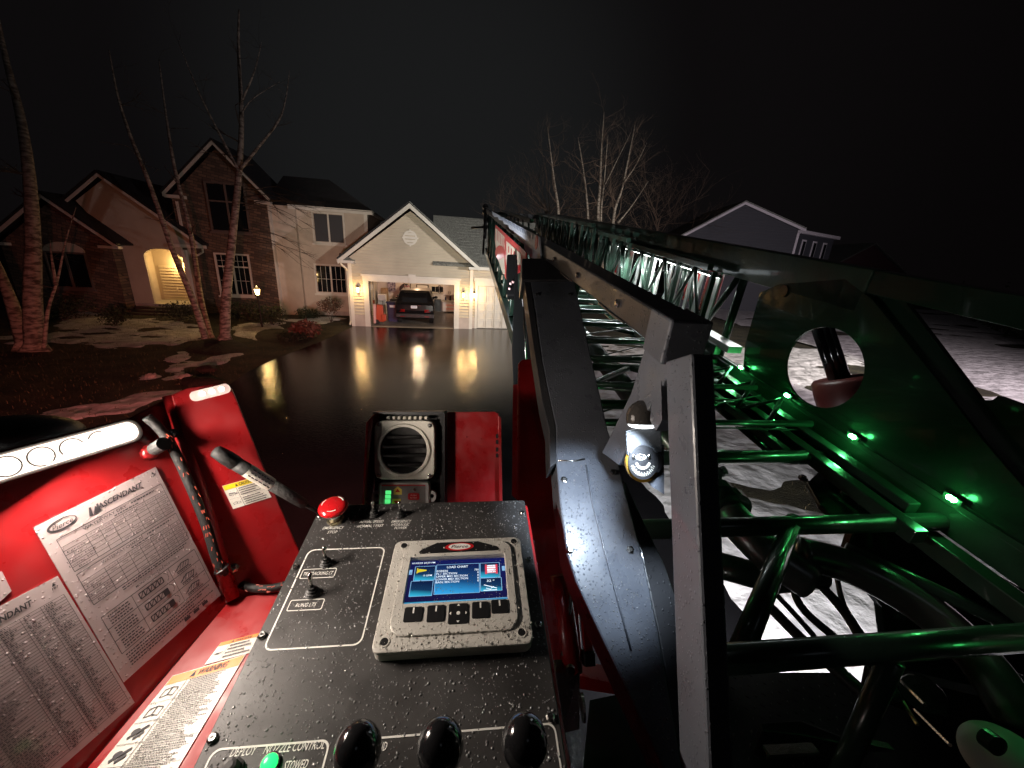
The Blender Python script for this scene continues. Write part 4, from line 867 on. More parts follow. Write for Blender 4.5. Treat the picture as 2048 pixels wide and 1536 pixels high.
# ================================================================== DISPLAY
HD = .028
disp = thing('display_unit', con(0, .1, 0), 'grey framed colour display showing a blue load chart screen', 'display')
def dsp(u, v, h=0.0): return con(u, v, h)
cs = [cpx(790, 1076, HD), cpx(1042, 1073, HD), cpx(1067, 1288, HD), cpx(743, 1299, HD)]
du0 = (cs[0][0] + cs[3][0]) / 2; du1 = (cs[1][0] + cs[2][0]) / 2; dv1 = (cs[0][1] + cs[1][1]) / 2; dv0 = (cs[2][1] + cs[3][1]) / 2
dw, dh = du1 - du0, dv1 - dv0
def D(s, t, h=0.0): return con(du0 + dw * s, dv1 - dh * t, h)     # s to the right, t towards the operator, 0..1
asp = dw / dh
def rr(s0, s1, t0, t1, r, n=5): return [(a, b) for a, b in rrect(s0, s1, t0, t1, r, n)]
def rrD(s0, s1, t0, t1, r, n=5): return [(du0 + dw * s0 + x, dv1 - dh * t1 + y) for x, y in rrect(0, dw * (s1 - s0), 0, dh * (t1 - t0), r, n)]
outer = rrD(0, 1, 0, 1, .012); scr = rrD(.145, .86, .205, .645, .002)
MB().prism([con(a, b, .0005) for a, b in rrD(.004, .996, .004, .996, .012)], CN * (HD - .012)).build('housing', m_bezel, disp, bevel=.002)
MB().ring([con(a, b, HD - .012) for a, b in outer], [con(a, b, HD - .012) for a, b in scr], CN * .008).build('frame', m_bezel, disp, bevel=.002)
MB().ring([con(a, b, HD - .004) for a, b in rrD(.085, .915, .05, .90, .022)], [con(a, b, HD - .004) for a, b in scr], CN * .0035).build('raised_bezel', m_bezel, disp, bevel=.0015)
for s_, t_ in ((.075, .06), (.945, .055), (.93, .915), (.07, .925)):
    fr_ = MB(); fr_.ring([con(du0 + dw * s_ + x, dv1 - dh * t_ + y, HD - .0042) for x, y in circ(0, 0, .0075, n=18)], [con(du0 + dw * s_ + x, dv1 - dh * t_ + y, HD - .0042) for x, y in circ(0, 0, .0058, n=18)], CN * .0012); bs = fr_.build('bolt_boss', m_bezel, disp)
    MB().prism([con(du0 + dw * s_ + x, dv1 - dh * t_ + y, HD - .004) for x, y in circ(0, 0, .0057, n=18)], CN * .0004).build('bolt_hole', m_black, bs)
badge = MB().prism([D(s_, t_, HD - .0005) for s_, t_ in ((.20, .155), (.22, .125), (.335, .055), (.655, .055), (.80, .12), (.82, .145), (.81, .165), (.21, .175))], CN * .0006).build('badge_plate', m_black, disp)
LX, LY = .51, .112
m_logored = M('logo_red', (.55, .015, .02), .3)
MB().prism([con(du0 + dw * LX + x, dv1 - dh * LY + y, HD + .0002) for x, y in circ(0, 0, .026, .0085, 32)], CN * .0004).build('red_oval', m_logored, badge)
MB().prism([con(du0 + dw * LX + x, dv1 - dh * LY + y, HD + .0007) for x, y in circ(0, 0, .020, .0066, 32)], CN * .0003).build('white_oval', m_white, badge)
w = MB(); text(w, con, 'Pierce', du0 + dw * LX, dv1 - dh * LY, w=.031, h=.0070, shear=.35, bold=.004, lift=HD + .0013); w.build('lettering', m_print, badge)
# screen: flat luminous picture
def screen_mat(name, c0, c1, c2, z0, z1):
    m = E(name, c0, 1.0); t = m.node_tree; em = t.nodes['Emission']; tc = t.nodes.new('ShaderNodeTexCoord'); sp = t.nodes.new('ShaderNodeSeparateXYZ'); r = t.nodes.new('ShaderNodeValToRGB')
    r.color_ramp.elements[0].color = (*c1, 1); r.color_ramp.elements[1].color = (*c0, 1); r.color_ramp.elements[0].position = .03; r.color_ramp.elements[1].position = .97; e_ = r.color_ramp.elements.new(.42); e_.color = (*c2, 1)
    t.links.new(tc.outputs['Generated'], sp.inputs[0]); t.links.new(sp.outputs['Y'], r.inputs[0]); t.links.new(r.outputs[0], em.inputs[0]); return m
m_scrbg = screen_mat('screen_blue', (.008, .012, .10), (.010, .008, .05), (.010, .010, .065), 0, 1)
m_tile = screen_mat('screen_tile', (.005, .009, .05), (.04, .52, .80), (.008, .04, .11), 0, 1)
m_tile2 = screen_mat('screen_tile_wide', (.007, .009, .07), (.04, .40, .85), (.012, .075, .22), 0, 1)
m_slate = screen_mat('screen_footer', (.02, .20, .42), (.004, .010, .04), (.03, .30, .50), 0, 1)
m_sw = E('screen_white', (.80, .9, 1.0), 1.3); m_sl = E('screen_line', (.25, .50, .80), 1.0); m_sy = E('screen_yellow', (.75, .62, .03), 1.0); m_sr = E('screen_red', (.75, .06, .10), 1.0)
HS = HD - .011
S0, S1, T0, T1 = .145, .86, .205, .645
def SF(s, t, h=0.0): return D(S0 + (S1 - S0) * s, T0 + (T1 - T0) * t, HS + h)
scn = MB().poly([SF(0, 1), SF(1, 1), SF(1, 0), SF(0, 0)]).build('screen', m_scrbg, disp)
for s0, s1, t0, t1, mt in ((.055, .265, .14, .46, m_tile), (.035, .255, .47, .79, m_tile), (.275, .725, .12, .77, m_tile2), (.735, .94, .12, .46, m_tile), (.735, .95, .47, .75, m_tile), (0, 1, .90, 1, m_slate)):
    MB().poly([SF(s0, t1, .0003), SF(s1, t1, .0003), SF(s1, t0, .0003), SF(s0, t0, .0003)]).build('screen_tile', mt, scn)
w = MB()
def sline(p, q, wd=.006): fline(w, lambda a, b, c: SF(a, b, c), p, q, wd, .0006)
for s0, s1, t0, t1 in ((.055, .265, .14, .46), (.035, .255, .47, .79), (.275, .725, .12, .77), (.735, .94, .12, .46), (.735, .95, .47, .75)):
    sline((s0, t0), (s1, t0), .009); sline((s0, t1), (s1, t1), .009); sline((s0, t0), (s0, t1)); sline((s1, t0), (s1, t1))
sline((0, .93), (1, .90), .008)
for k in range(1, 5): sline((.2 * k, .91), (.2 * k, 1), .005)
frect(w, SF, -.0, .03, .21, .32, .0007); frect(w, SF, .965, .998, .21, .32, .0007)
w.build('screen_lines', m_sl, scn)
w = MB(); SX = dw * (S1 - S0); SY = dh * (T1 - T0)
def stx(s, x, y, ww, hh, al='l'): text(w, lambda a, b, c: con(a, b, c), s, du0 + dw * (S0 + (S1 - S0) * x), dv1 - dh * (T0 + (T1 - T0) * y), w=ww * SX if ww else None, h=hh * SY, align=al, bold=.006, lift=HS + .0009)
stx('01/02/20 20:50 PM', .015, .06, .24, .036); stx('LOAD CHART', .385, .185, .22, .05)
for k, (a, b, c) in enumerate((('EGRESS', '750', .115), ('FLY SECTION', '0', .21), ('UPPER MID SECTION', '0', .32), ('LOWER MID SECTION', '0', .325), ('BASE SECTION', '0', .235))):
    stx(a, .282, .27 + .062 * k, c, .042); stx(b, .718, .27 + .062 * k, None, .042, 'r')
stx('0 GPM', .15, .355, .085, .036); stx('32 *', .80, .535, .08, .045); stx('PAGE', .845, .962, .075, .05)
# boom symbol, footer symbols
for p, q, wd in (((.77, .62), (.90, .70), .014), ((.765, .735), (.90, .735), .014), ((.84, .70), (.87, .66), .010), ((.79, .69), (.84, .72), .010)): fline(w, SF, p, q, wd, .0009)
for p, q in (((.09, .97), (.14, .97)), ((.28, .96), (.33, .96)), ((.46, .97), (.56, .97)), ((.48, .955), (.54, .955))): fline(w, SF, p, q, .02, .0009)
frect(w, SF, .80, .905, .175, .36, .0008)
w.build('screen_print', m_sw, scn, kind='stuff')
w = MB(); flat(w, SF, [(.08, .19), (.10, .20), (.175, .225), (.175, .25), (.10, .275), (.08, .29)], .0009); frect(w, SF, .075, .085, .18, .30, .001); w.build('nozzle_symbol', m_sy, scn)
w = MB()
for a in (.785, .895): frect(w, SF, a, a + .022, .165, .385, .0011)
for b in (.20, .255, .31, .35): frect(w, SF, .805, .90, b, b + .016, .0011)
w.build('ladder_symbol', m_sr, scn)
light('screen_glow', 'AREA', SF(.5, .5, .012), disp, .02, (.25, .5, 1), target=SF(.5, .5, 1), shape='RECTANGLE', size=.12, size_y=.07)
# keys
for k, (s0, s1, t0, t1) in enumerate(((.165, .285, .68, .80), (.315, .43, .675, .81), (.455, .585, .67, .835), (.61, .725, .665, .80), (.74, .855, .655, .77))):
    kb = MB().prism([con(a, b, HD - .0012) for a, b in rrD(s0, s1, t0, t1, .003, 3)], CN * .0022).build('key', m_black, disp, bevel=.0006); mk = MB(); cx_, cy_ = (s0 + s1) / 2, (t0 + t1) / 2
    if k == 2:
        for dx, dy in ((0, -1), (0, 1), (-1, 0), (1, 0)):
            c_ = (cx_ + dx * .047, cy_ + dy * .06); px_, py_ = dy, dx
            mk.poly([D(c_[0] + dx * .012, c_[1] + dy * .016, HD + .0013), D(c_[0] + px_ * .010, c_[1] + py_ * .014, HD + .0013), D(c_[0] - px_ * .010, c_[1] - py_ * .014, HD + .0013)])
        mk.prism([con(du0 + dw * cx_ + x, dv1 - dh * cy_ + y, HD + .0012) for x, y in circ(0, 0, .0028, n=14)], CN * .0004)
    else:
        mk.poly([D(cx_ - .005, t0 + .008, HD + .0013), D(cx_ + .005, t0 + .008, HD + .0013), D(cx_ + .005, t0 + .055, HD + .0013), D(cx_ - .005, t0 + .055, HD + .0013)])
    mk.build('key_mark', m_white, kb)
def on_disp(rng):
    s_, t_ = rng.random(), rng.random()
    if S0 - .01 < s_ < S1 + .01 and T0 - .01 < t_ < T1 + .01: return None, None
    if t_ < .8 and rng.random() < .4: return None, None
    return du0 + dw * s_, dv1 - dh * t_
m_clear = M('clear_bead', (.44, .42, .37), .08, spec=1.0, coat=1.0)
beads(disp, lambda a, b, c: con(a, b, HD - .0004 + c), 620, on_disp, 3, .0005, .0018, mat=m_clear)
beads(disp, lambda a, b, c: con(a, b, HS + .0012 + c), 260, lambda r: (du0 + dw * r.uniform(S0, S1), dv1 - dh * r.uniform(T0, T1)), 4, .0004, .0010)

# ================================================================== RED SIDE SHIELD WITH PLACARDS
HSH = -.055
SHK = onplane(463, 1195, C0 + CN * HSH, CN)                        # inner corner of the shelf
A1 = ray(1180, 440).normalized()                                  # along the side plate, away
A2 = (RGT * 1536 - UPV * 4592 + FWD * 770).normalized()           # down the side plate
AN = A2.cross(A1).normalized()
if AN.dot(CAM - SHK) < 0: AN = -AN
def pA(x, y, off=0.0): return onplane(x, y, SHK + AN * off, AN)
B1 = ray(1950, 560).normalized()
BN = B1.cross(A2).normalized()
if BN.dot(CAM - SHK) < 0: BN = -BN
def pB(x, y, off=0.0): return onplane(x, y, SHK + BN * off, BN)
def pS(x, y, off=0.0): return onplane(x, y, C0 + CN * (HSH + off), CN)
shield = thing('red_shield', SHK + V3((-.2, -.1, -.1)), 'red painted side shield with load placards and a white light strip', 'shield')
MB().prism([pA(*q) for q in ((342, 792), (262, 834), (100, 876), (-160, 942), (-420, 1010), (-420, 2300), (60, 1672), (176, 1534), (320, 1363), (463, 1197))], AN * -.006).build('side_plate', m_red, shield, bevel=.002)
MB().prism([pB(*q) for q in ((342, 790), (375, 776), (430, 768), (452, 768), (463, 776), (470, 790), (520, 915), (600, 1105), (640, 1200), (575, 1200), (463, 1197))], BN * -.006).build('front_plate', m_red, shield, bevel=.002)
MB().prism([pS(*q) for q in ((463, 1196), (640, 1172), (720, 1250), (520, 1800), (0, 1900), (60, 1672), (176, 1534))], CN * -.006).build('shelf', m_red, shield, bevel=.001)
# rounded fold between the plates
fold = [pA(342 + (463 - 342) * t, 792 + (1195 - 792) * t, .006) for t in (0, .5, 1)]; MB().tube([p + BN * .006 for p in fold], .012, 10).build('fold', m_red, shield, smooth=True)
m_paper = M('placard_sheet', (.46, .37, .37), .25, coat=.5, var=(5, .10), drops=220)  # pink of the red reflection is put into the sheet colour
m_ink = m_print
def placard(name, F, ar):
    """sheet with 0..1 coordinates; ar = width over height so that lettering keeps its shape"""
    sh = MB().prism([F(0, 1, .0004), F(1, 1, .0004), F(1, 0, .0004), F(0, 0, .0004)], F(0, 0, .0012) - F(0, 0, 0)).build(name, m_paper, shield); return sh
def T(mb, F, s, x, y, w, h, shear=0.0, bold=0.0, al='c', lift=.0022): text(mb, lambda a, b, c: F(a, -b, c), s, x, -y, w=w, h=h, align=al, shear=shear, bold=bold, lift=lift)
def L(mb, F, x0, y0, x1, y1, wd): fline(mb, F, (x0, y0), (x1, y1), wd * 1.5, .0021)
def scribble(mb, F, x0, x1, y, h, rng):
    x = x0
    while x < x1:
        l_ = rng.uniform(.008, .03)
        if x + l_ > x1: break
        frect(mb, F, x, x + l_, y - h / 2, y + h / 2, .0021); x += l_ + .006
rng = random.Random(17)
P1 = quadframe(pA(65, 1055), pA(310, 934), pA(440, 1190), pA(246, 1365), AN)
pl1 = placard('load_placard', P1, .6); w = MB()
flatring(w, P1, circ(.16, .052, .105, .030, 28), circ(.165, .050, .092, .023, 28), .0021); T(w, P1, 'Pierce', .16, .054, .15, .026, .35, .004)
for a in ((.34, .38), (.40, .44)): flat(w, P1, [(a[0], .088), (a[1] - .015, .040), (a[1], .040), (a[0] + .03, .088)], .0021)
flat(w, P1, [(.375, .088), (.41, .045), (.445, .088)], .0021)
T(w, P1, 'ASCENDANT', .62, .060, .40, .030, .25, .03); flat(w, P1, [(.93, .035), (.945, .018), (.96, .035)], .0021); T(w, P1, '107', .945, .045, .05, .014, .2, .02)
def table(y0, y1, title, sub, cols):
    L(w, P1, .08, y0, .97, y0, .003); L(w, P1, .08, y1, .97, y1, .003); L(w, P1, .08, y0, .08, y1, .003); L(w, P1, .97, y0, .97, y1, .003)
    T(w, P1, title, .44, y0 + .018, .36, .016, 0, .012); scribble(w, P1, .66, .90, y0 + .018, .008, rng); scribble(w, P1, .5, .72, y0 + .038, .007, rng)
    yh = y0 + .05; rows = ('', 'Egress', 'Fly', 'Upper Mid', 'Lower Mid', 'Base'); rh = (y1 - yh) / 6
    for k in range(1, 6): L(w, P1, .08, yh + rh * k, .97, yh + rh * k, .002); T(w, P1, rows[k], .165, yh + rh * (k + .5), .022 * len(rows[k]), .011)
    L(w, P1, .08, yh, .97, yh, .002)
    for c in range(cols):
        x_ = .26 + .71 * c / cols; L(w, P1, x_, yh, x_, y1, .0025); xm = x_ + .355 / cols
        T(w, P1, ('-10" to 9"', '10" to 19"', '20" to 29"', '30" to 39"', '40" to 49"', '50" to 59"', '60" to 69"', '70" to 77"')[c], xm, yh + rh * .5, .075, .009)
        for k in range(1, 6): T(w, P1, ('750#' if c < 4 else '1000#') if k == 1 else ('-' if k < 6 - c * .7 else '500#'), xm, yh + rh * (k + .5), .014 if (k > 1 and k < 6 - c * .7) else .05, .010 if not (k > 1 and k < 6 - c * .7) else .004)
table(.115, .315, 'WATERWAY DRY', '', 7); table(.335, .53, 'WATERWAY CHARGED', '', 7)
scribble(w, P1, .3, .95, .545, .007, rng); scribble(w, P1, .3, .9, .558, .007, rng)
T(w, P1, 'MONITOR NOZZLE POSITIONS', .60, .59, .42, .013, 0, .012)
L(w, P1, .08, .615, .97, .615, .003); L(w, P1, .08, .615, .08, .86, .003); L(w, P1, .97, .615, .97, .86, .003); L(w, P1, .33, .615, .33, .86, .0025); L(w, P1, .68, .615, .68, .86, .0025)
for k in range(3):
    y0 = .615 + .0817 * k; L(w, P1, .08, y0 + .0817, .97, y0 + .0817, .0025)
    for j in range(4): scribble(w, P1, .12, .30, y0 + .018 + .016 * j, .007, rng)
    for b in (.02, .055): L(w, P1, .38, y0 + b, .60, y0 + b, .004)
    for j in range(6): L(w, P1, .38 + .044 * j, y0 + .02, .38 + .044 * (j % 6), y0 + .055, .006); 
    for j in range(5): L(w, P1, .38 + .044 * j, y0 + .055, .42 + .044 * j, y0 + .02, .004)
    if k: frect(w, P1, .56, .60, y0 + .02, y0 + .055, .0021)
    for j in range(7): a0 = rad(-60 + 17 * j); L(w, P1, .60 + .055 * math.cos(a0), y0 + .038 + .032 * math.sin(a0), .60 + .055 * math.cos(a0 + .18), y0 + .038 + .032 * math.sin(a0 + .18), .004)
    L(w, P1, .73, y0 + .06, .86, y0 + .06, .004); L(w, P1, .72, y0 + .05, .80, y0 + .022, .004); L(w, P1, .80, y0 + .022, .88, y0 + .03, .004); L(w, P1, .88, y0 + .03, .85, y0 + .06, .004)
    for j in range(4): L(w, P1, .74 + .03 * j, y0 + .05, .77 + .03 * j, y0 + .026, .003)
    scribble(w, P1, .73, .90, y0 + .07, .006, rng)
for j in range(5): scribble(w, P1, .10, .95 - .1 * (j % 3), .882 + .017 * j, .007, rng)
for j in range(3): frect(w, P1, .60 + .1 * j, .66 + .1 * j, .955, .975, .0021)
w.build('placard_print', m_ink, pl1)
q_ = pA(114, 1152); r_ = pA(268, 1405); e1 = (pA(0, 1212) - q_); e1 = e1 * 2.6; bot = (r_ - q_) * 1.0
P2 = quadframe(q_ + e1, q_, r_, r_ + e1, AN)
pl2 = placard('load_placard', P2, 1); w = MB()
T(w, P2, 'ASCENDANT', .60, .068, .36, .034, .25, .03); flat(w, P2, [(.93, .045), (.945, .025), (.96, .045)], .0021); T(w, P2, '107', .945, .058, .05, .014, .2, .02)
for k in range(48): L(w, P2, .04, .12 + .0178 * k, .97, .12 + .0178 * k, .0016)
for x_ in (.04, .5, .66, .80, .97): L(w, P2, x_, .12, x_, .955, .002)
for k in range(47):
    for x0, x1 in ((.06, .20), (.22, .46), (.52, .63), (.68, .78), (.82, .94)): scribble(w, P2, x0, x0 + (x1 - x0) * rng.uniform(.3, 1), .129 + .0178 * k, .006, rng)
w.build('placard_print', m_ink, pl2)
P3 = quadframe(pA(-70, 1190), pA(2, 1142), pA(22, 1182), pA(-40, 1240), AN); placard('small_placard', P3, 1)
# warning labels on the shelf, caution label on the front plate
m_label = M('label_sheet', (.72, .69, .62), .35, drops=300); m_oran = M('label_orange', (.85, .24, .02), .4); m_yel = M('label_yellow', (.80, .62, .02), .4)
def label(name, F, head, title, blocks, seed, icons):
    rng = random.Random(seed); lb = MB().prism([F(0, 1, .0003), F(1, 1, .0003), F(1, 0, .0003), F(0, 0, .0003)], F(0, 0, .0006) - F(0, 0, 0)).build(name, m_label, shield)
    hb = .105 if blocks > 3 else .2; MB().poly([F(.01, .008, .0013), F(.99, .008, .0013), F(.99, hb, .0013), F(.01, hb, .0013)][::-1]).build('label_header', head, lb)
    w = MB(); T(w, F, title, .60, hb * .52, .40, hb * .55, .2, .02, lift=.0017); flat(w, F, [(.30, hb * .8), (.335, hb * .2), (.37, hb * .8)], .0017)
    xs = .30
    for b in range(blocks):
        y0 = hb + (1 - hb) * b / blocks; y1 = hb + (1 - hb) * (b + 1) / blocks
        if b: L(w, F, .02, y0, .98, y0, .003)
        n = max(3, int((y1 - y0) / .019)) if blocks > 3 else 4
        for k in range(n): scribble(w, F, xs + .04, .96 - .2 * rng.random(), y0 + (y1 - y0) * (k + .7) / (n + .5), (y1 - y0) / n * .42, rng)
        c = ((xs - .02) / 2 + .02, (y0 + y1) / 2); hh = min(.05, (y1 - y0) * .3)
        if icons[b] == 'book':
            for s_ in (-1, 1): flatring(w, F, [(c[0], c[1] - hh), (c[0] + s_ * .09, c[1] - hh * .7), (c[0] + s_ * .09, c[1] + hh), (c[0], c[1] + hh * .7)], [(c[0] + s_ * .008, c[1] - hh * .8), (c[0] + s_ * .08, c[1] - hh * .5), (c[0] + s_ * .08, c[1] + hh * .8), (c[0] + s_ * .008, c[1] + hh * .5)], .0017)
        elif icons[b] == 'truck':
            flatring(w, F, [(c[0] - .1, c[1] - hh * .1), (c[0] + .11, c[1] - hh * .1), (c[0] + .11, c[1] + hh * .8), (c[0] - .1, c[1] + hh * .8)], [(c[0] - .085, c[1] + hh * .05), (c[0] + .095, c[1] + hh * .05), (c[0] + .095, c[1] + hh * .65), (c[0] - .085, c[1] + hh * .65)], .0017)
            L(w, F, c[0] - .09, c[1] - hh * .9, c[0] + .07, c[1] - hh * .2, .018)
            for s_ in (-.06, .06): flat(w, F, circ(c[0] + s_, c[1] + hh * .85, .028, hh * .28, 12), .0018)
        else:
            flat(w, F, circ(c[0] - .03, c[1] - hh * .2, .05, hh * .6, 14), .0017); L(w, F, c[0] - .08, c[1] + hh * .8, c[0] + .09, c[1] - hh, .016); L(w, F, c[0], c[1] + hh, c[0] + .08, c[1], .02)
    L(w, F, xs, hb, xs, 1, .006); w.build('label_print', m_ink, lb); return lb
W1 = quadframe(pS(346, 1352, .001), pS(492, 1309, .001), pS(330, 1580, .001), pS(150, 1592, .001), CN)
label('warning_label', W1, m_oran, 'WARNING', 5, 5, ('book', 'book', 'fall', 'fall', 'truck'))
W2 = quadframe(pS(442, 1286, .001), pS(524, 1265, .001), pS(500, 1306, .001), pS(409, 1330, .001), CN)
label('warning_label', W2, m_oran, 'WARNING', 1, 6, ('fall',))
W3 = quadframe(pB(444, 972), pB(519, 951), pB(543, 994), pB(466, 1018), BN)
label('caution_label', W3, m_yel, 'CAUTION', 2, 7, ('truck', 'book'))
# light strip along the top of the side plate
m_lens = M('clear_lens', (.8, .8, .8), .08, trans=.9); m_led = E('led_white', (1, .88, .76), 40); m_strip = E('light_strip_glow', (1, .82, .70), 2.4)
sA = [pA(-420, 1022, .004), pA(-160, 955, .004), pA(240, 847, .004)]; stripU = (sA[2] - sA[0]).normalized(); stripL = (sA[2] - sA[0]).length; stripV = AN.cross(stripU).normalized()
if stripV.z > 0: stripV = -stripV
def ST(a, b, c=0.0): return sA[0] + stripU * a + stripV * b + AN * c
strip_h = .034
ls = MB().prism([ST(a, b, .0) for a, b in rrect(-.02, stripL + .02, -.003, strip_h, .016, 6)], AN * .007).build('light_strip', M('strip_housing', (.6, .58, .56), .3), shield, bevel=.002)
MB().prism([ST(a, b, .0072) for a, b in rrect(-.015, stripL + .012, .001, strip_h - .004, .013, 6)], AN * .003).build('strip_lens', m_strip, ls)
for k in range(22):
    a = stripL - .005 - .031 * k
    if a < 0: break
    cell = MB(); cell.ring([ST(a + x, strip_h / 2 + y, .0104) for x, y in circ(0, -.001, .0135, n=16)], [ST(a + x, strip_h / 2 + y, .0104) for x, y in circ(0, -.001, .0120, n=16)], AN * .001); c_ = cell.build('led_cell', M('cell_rim', (.75, .73, .7), .2) if k == 0 else bpy.data.materials['cell_rim'], ls)
    MB().prism([ST(a + x, strip_h / 2 + y, .0103) for x, y in circ(0, -.001, .0075, n=12)], AN * .0008).build('led', m_led, c_)
mid = ST(stripL * .62, strip_h / 2, .02)
light('strip_light', 'AREA', mid, ls, 6.0, (1, .86, .74), target=mid + AN * .6 - UPV * .42 + A1 * .22, shape='RECTANGLE', size=stripL * .7, size_y=.02)
# short light at the top of the front plate
bs_ = [pB(388, 792, .003), pB(452, 776, .003)]; bu = (bs_[1] - bs_[0]).normalized(); bv = BN.cross(bu).normalized(); bl = (bs_[1] - bs_[0]).length
if bv.z > 0: bv = -bv
def SB(a, b, c=0.0): return bs_[0] + bu * a + bv * b + BN * c
l2 = MB().prism([SB(a, b) for a, b in rrect(-.006, bl + .006, -.008, .010, .008, 5)], BN * .003).build('light_strip', M('frosted_strip', (.72, .55, .52), .25, drops=500, emit=(1, .75, .65), estr=.25), shield)
for k in range(3): MB().prism([SB(bl * (.25 + .3 * k) + x, y, .0032) for x, y in circ(0, 0, .004, n=10)], BN * .001).build('led', E('led_small', (1, .85, .75), 12) if k == 0 else bpy.data.materials['led_small'], l2)
# cable loom, clamps, bolts, boss
m_loom = M('braided_loom', (.003, .003, .003), .65, var=(160, .5, (.007, .006, .006)), bump=(250, .6, None, .002))
lp_ = [(293, 834), (312, 850), (332, 874), (350, 905), (382, 975), (412, 1050), (432, 1115), (446, 1142), (470, 1162), (505, 1176), (545, 1176), (585, 1166)]
lq = smoothpath([(pA(*q, .022) if q[0] < 440 else onplane(*q, SHK + BN * .02, BN) if q[0] < 460 else pS(*q, .012)) for q in lp_], 5)
lo = MB().tube(lq, .0072, 10).build('cable_loom', m_loom, shield, smooth=True)
fl = MB(); rng = random.Random(4)
for k in range(60):
    i = rng.randint(8, len(lq) - 2); p = lq[i]; d_ = (lq[i + 1] - p).normalized(); o_ = (CAM - p).normalized(); sd2 = d_.cross(o_).normalized(); o_ = sd2.cross(d_).normalized() * -1
    if o_.dot(CAM - p) < 0: o_ = -o_
    a = rng.uniform(-1, 1); q = p + (o_ * math.cos(a) + sd2 * math.sin(a)) * .0073; fl.beam(q, q + d_ * .006 + sd2 * rng.uniform(-.002, .002), .0012, .0005, o_)
fl.build('loom_tracer', M('tracer_red', (.45, .08, .05), .5), lo, kind='stuff')
bo = pA(298, 905, 0); tip_ = pA(318, 893, .030); bx_ = (tip_ - bo).normalized()
MB().lathe(bo, bx_, [(.013, 0), (.012, .006), (.008, .010)], 14).build('weld_boss', m_red, shield, smooth=True); MB().tube([bo, bo + bx_ * .022], .0062, 12).build('fitting', m_steel, shield)
MB().tube([bo + bx_ * .018, bo + bx_ * .045], .0105, 14).build('cable_gland', m_rubber, shield)
for q in ((346, 867), (467, 1136)):
    p = pB(*q, 0); b_ = MB().lathe(p, BN, [(.0085, 0), (.0085, .002), (.0062, .0022), (.0062, .008)], 6).build('bolt', m_steel, shield); MB().lathe(p + BN * .008, BN, [(.005, 0), (.004, .004), (.001, .005)], 12).build('bolt_tip', m_steel, b_)
zt = MB().tube([lq[34] + (A1 * math.cos(t) + AN * math.sin(t)) * .0105 for t in [k * .7 for k in range(10)]], .0018, 5).build('cable_tie', m_black, shield)
# dark rounded box behind the strip
dk = at(40, 868, .80); tag(MB().ball(dk, .085, .10, .040, (RGT, FWD, UPV), 20, 12).build('lamp_housing', m_black, smooth=True), 'black domed housing behind the white light strip', 'housing')

# ================================================================== HAND MICROPHONE WAND
wd_ = thing('control_wand', con(-.27, .28, 0), 'black rubber wand with white label leaning off the console corner', 'wand')
wp = [at(431, 902, .66), at(470, 926, .68), at(532, 963, .715), at(610, 1009, .77), at(645, 1029, .81)]
dirw = (wp[2] - wp[0]).normalized()
MB().tube([wp[0] - dirw * .003, wp[0], wp[0] + dirw * .02, wp[1], wp[1] + dirw * .001], [.006, .0105, .0125, .0125, .0122], 18).build('end_cap', m_rubber, wd_, smooth=True)
MB().tube([wp[1] + dirw * .001, wp[2]], [.0118, .0118], 18).build('grip', m_rubber, wd_, smooth=True)
MB().tube([wp[2], wp[2] + (wp[3] - wp[2]) * .96, wp[3]], [.0112, .0098, .0075], 18).build('shaft', M('grey_rubber', (.035, .034, .033), .7, bump=(200, .3)), wd_, smooth=True)
MB().tube([wp[3], wp[4]], .0042, 10).build('stem', m_black, wd_, smooth=True)
q0 = wp[1] + (wp[2] - wp[1]) * .35; q1 = wp[2] + (wp[3] - wp[2]) * .12
lbm = MB().tube([q0, wp[2], q1], [.0122, .0122, .0115], 18, False).build('wand_label', m_label, wd_, smooth=True)
lm = MB(); tod = (CAM - wp[2]).normalized(); sdw = dirw.cross(tod).normalized(); tod = sdw.cross(dirw).normalized()
if tod.dot(CAM - wp[2]) < 0: tod = -tod
rng = random.Random(2)
for j in (-1, 0, 1):
    x = .006
    while x < (wp[2] - q0).length + .006:
        l_ = rng.uniform(.003, .007); p = q0 + dirw * x + (tod * math.cos(j * .5) + sdw * math.sin(j * .5)) * .01235; lm.beam(p, p + dirw * l_, .0018, .0003, tod); x += l_ + .002
lm.build('label_print', m_ink, lbm)

# ================================================================== SPEAKER IN ITS RED HOUSING
DS = 1.05
SE = -FWD
def sp(x, y, h=0.0): return at(x, y, DS) + SE * h
hous = thing('speaker_housing', sp(870, 1040, 0), 'open red sheet metal housing standing behind the console', 'housing')
MB().prism([sp(*q, -.03) for q in ((745, 836), (752, 828), (890, 826), (890, 1040), (742, 1040))], SE * .006).build('back_plate', m_black, hous)
MB().prism([sp(738, 840, -.03), sp(750, 826, -.03), sp(757, 826, .035), sp(746, 842, .05), sp(736, 1045, .05), sp(730, 1045, -.03)], RGT * .006).build('left_side', m_red, hous, bevel=.001)
MB().prism([sp(*q, -.036) for q in ((890, 826), (988, 825), (997, 829), (1001, 838), (1004, 1045), (890, 1045))], SE * .005).build('right_plate', m_red, hous, bevel=.0015)
MB().prism([sp(*q, -.028) for q in ((880, 826), (890, 826), (890, 1045), (880, 1045))], SE * .03).build('mullion', m_black, hous)
MB().prism([sp(750, 823, -.03), sp(890, 822, -.03), sp(890, 826, -.03), sp(750, 827, -.03)], SE * .05).build('top_lip', m_greydark, hous)
MB().prism([sp(996, 829, -.03), sp(1002, 838, -.03), sp(1005, 1045, -.03), sp(999, 1045, -.03)], SE * .02).build('right_edge', m_red, hous, bevel=.001)
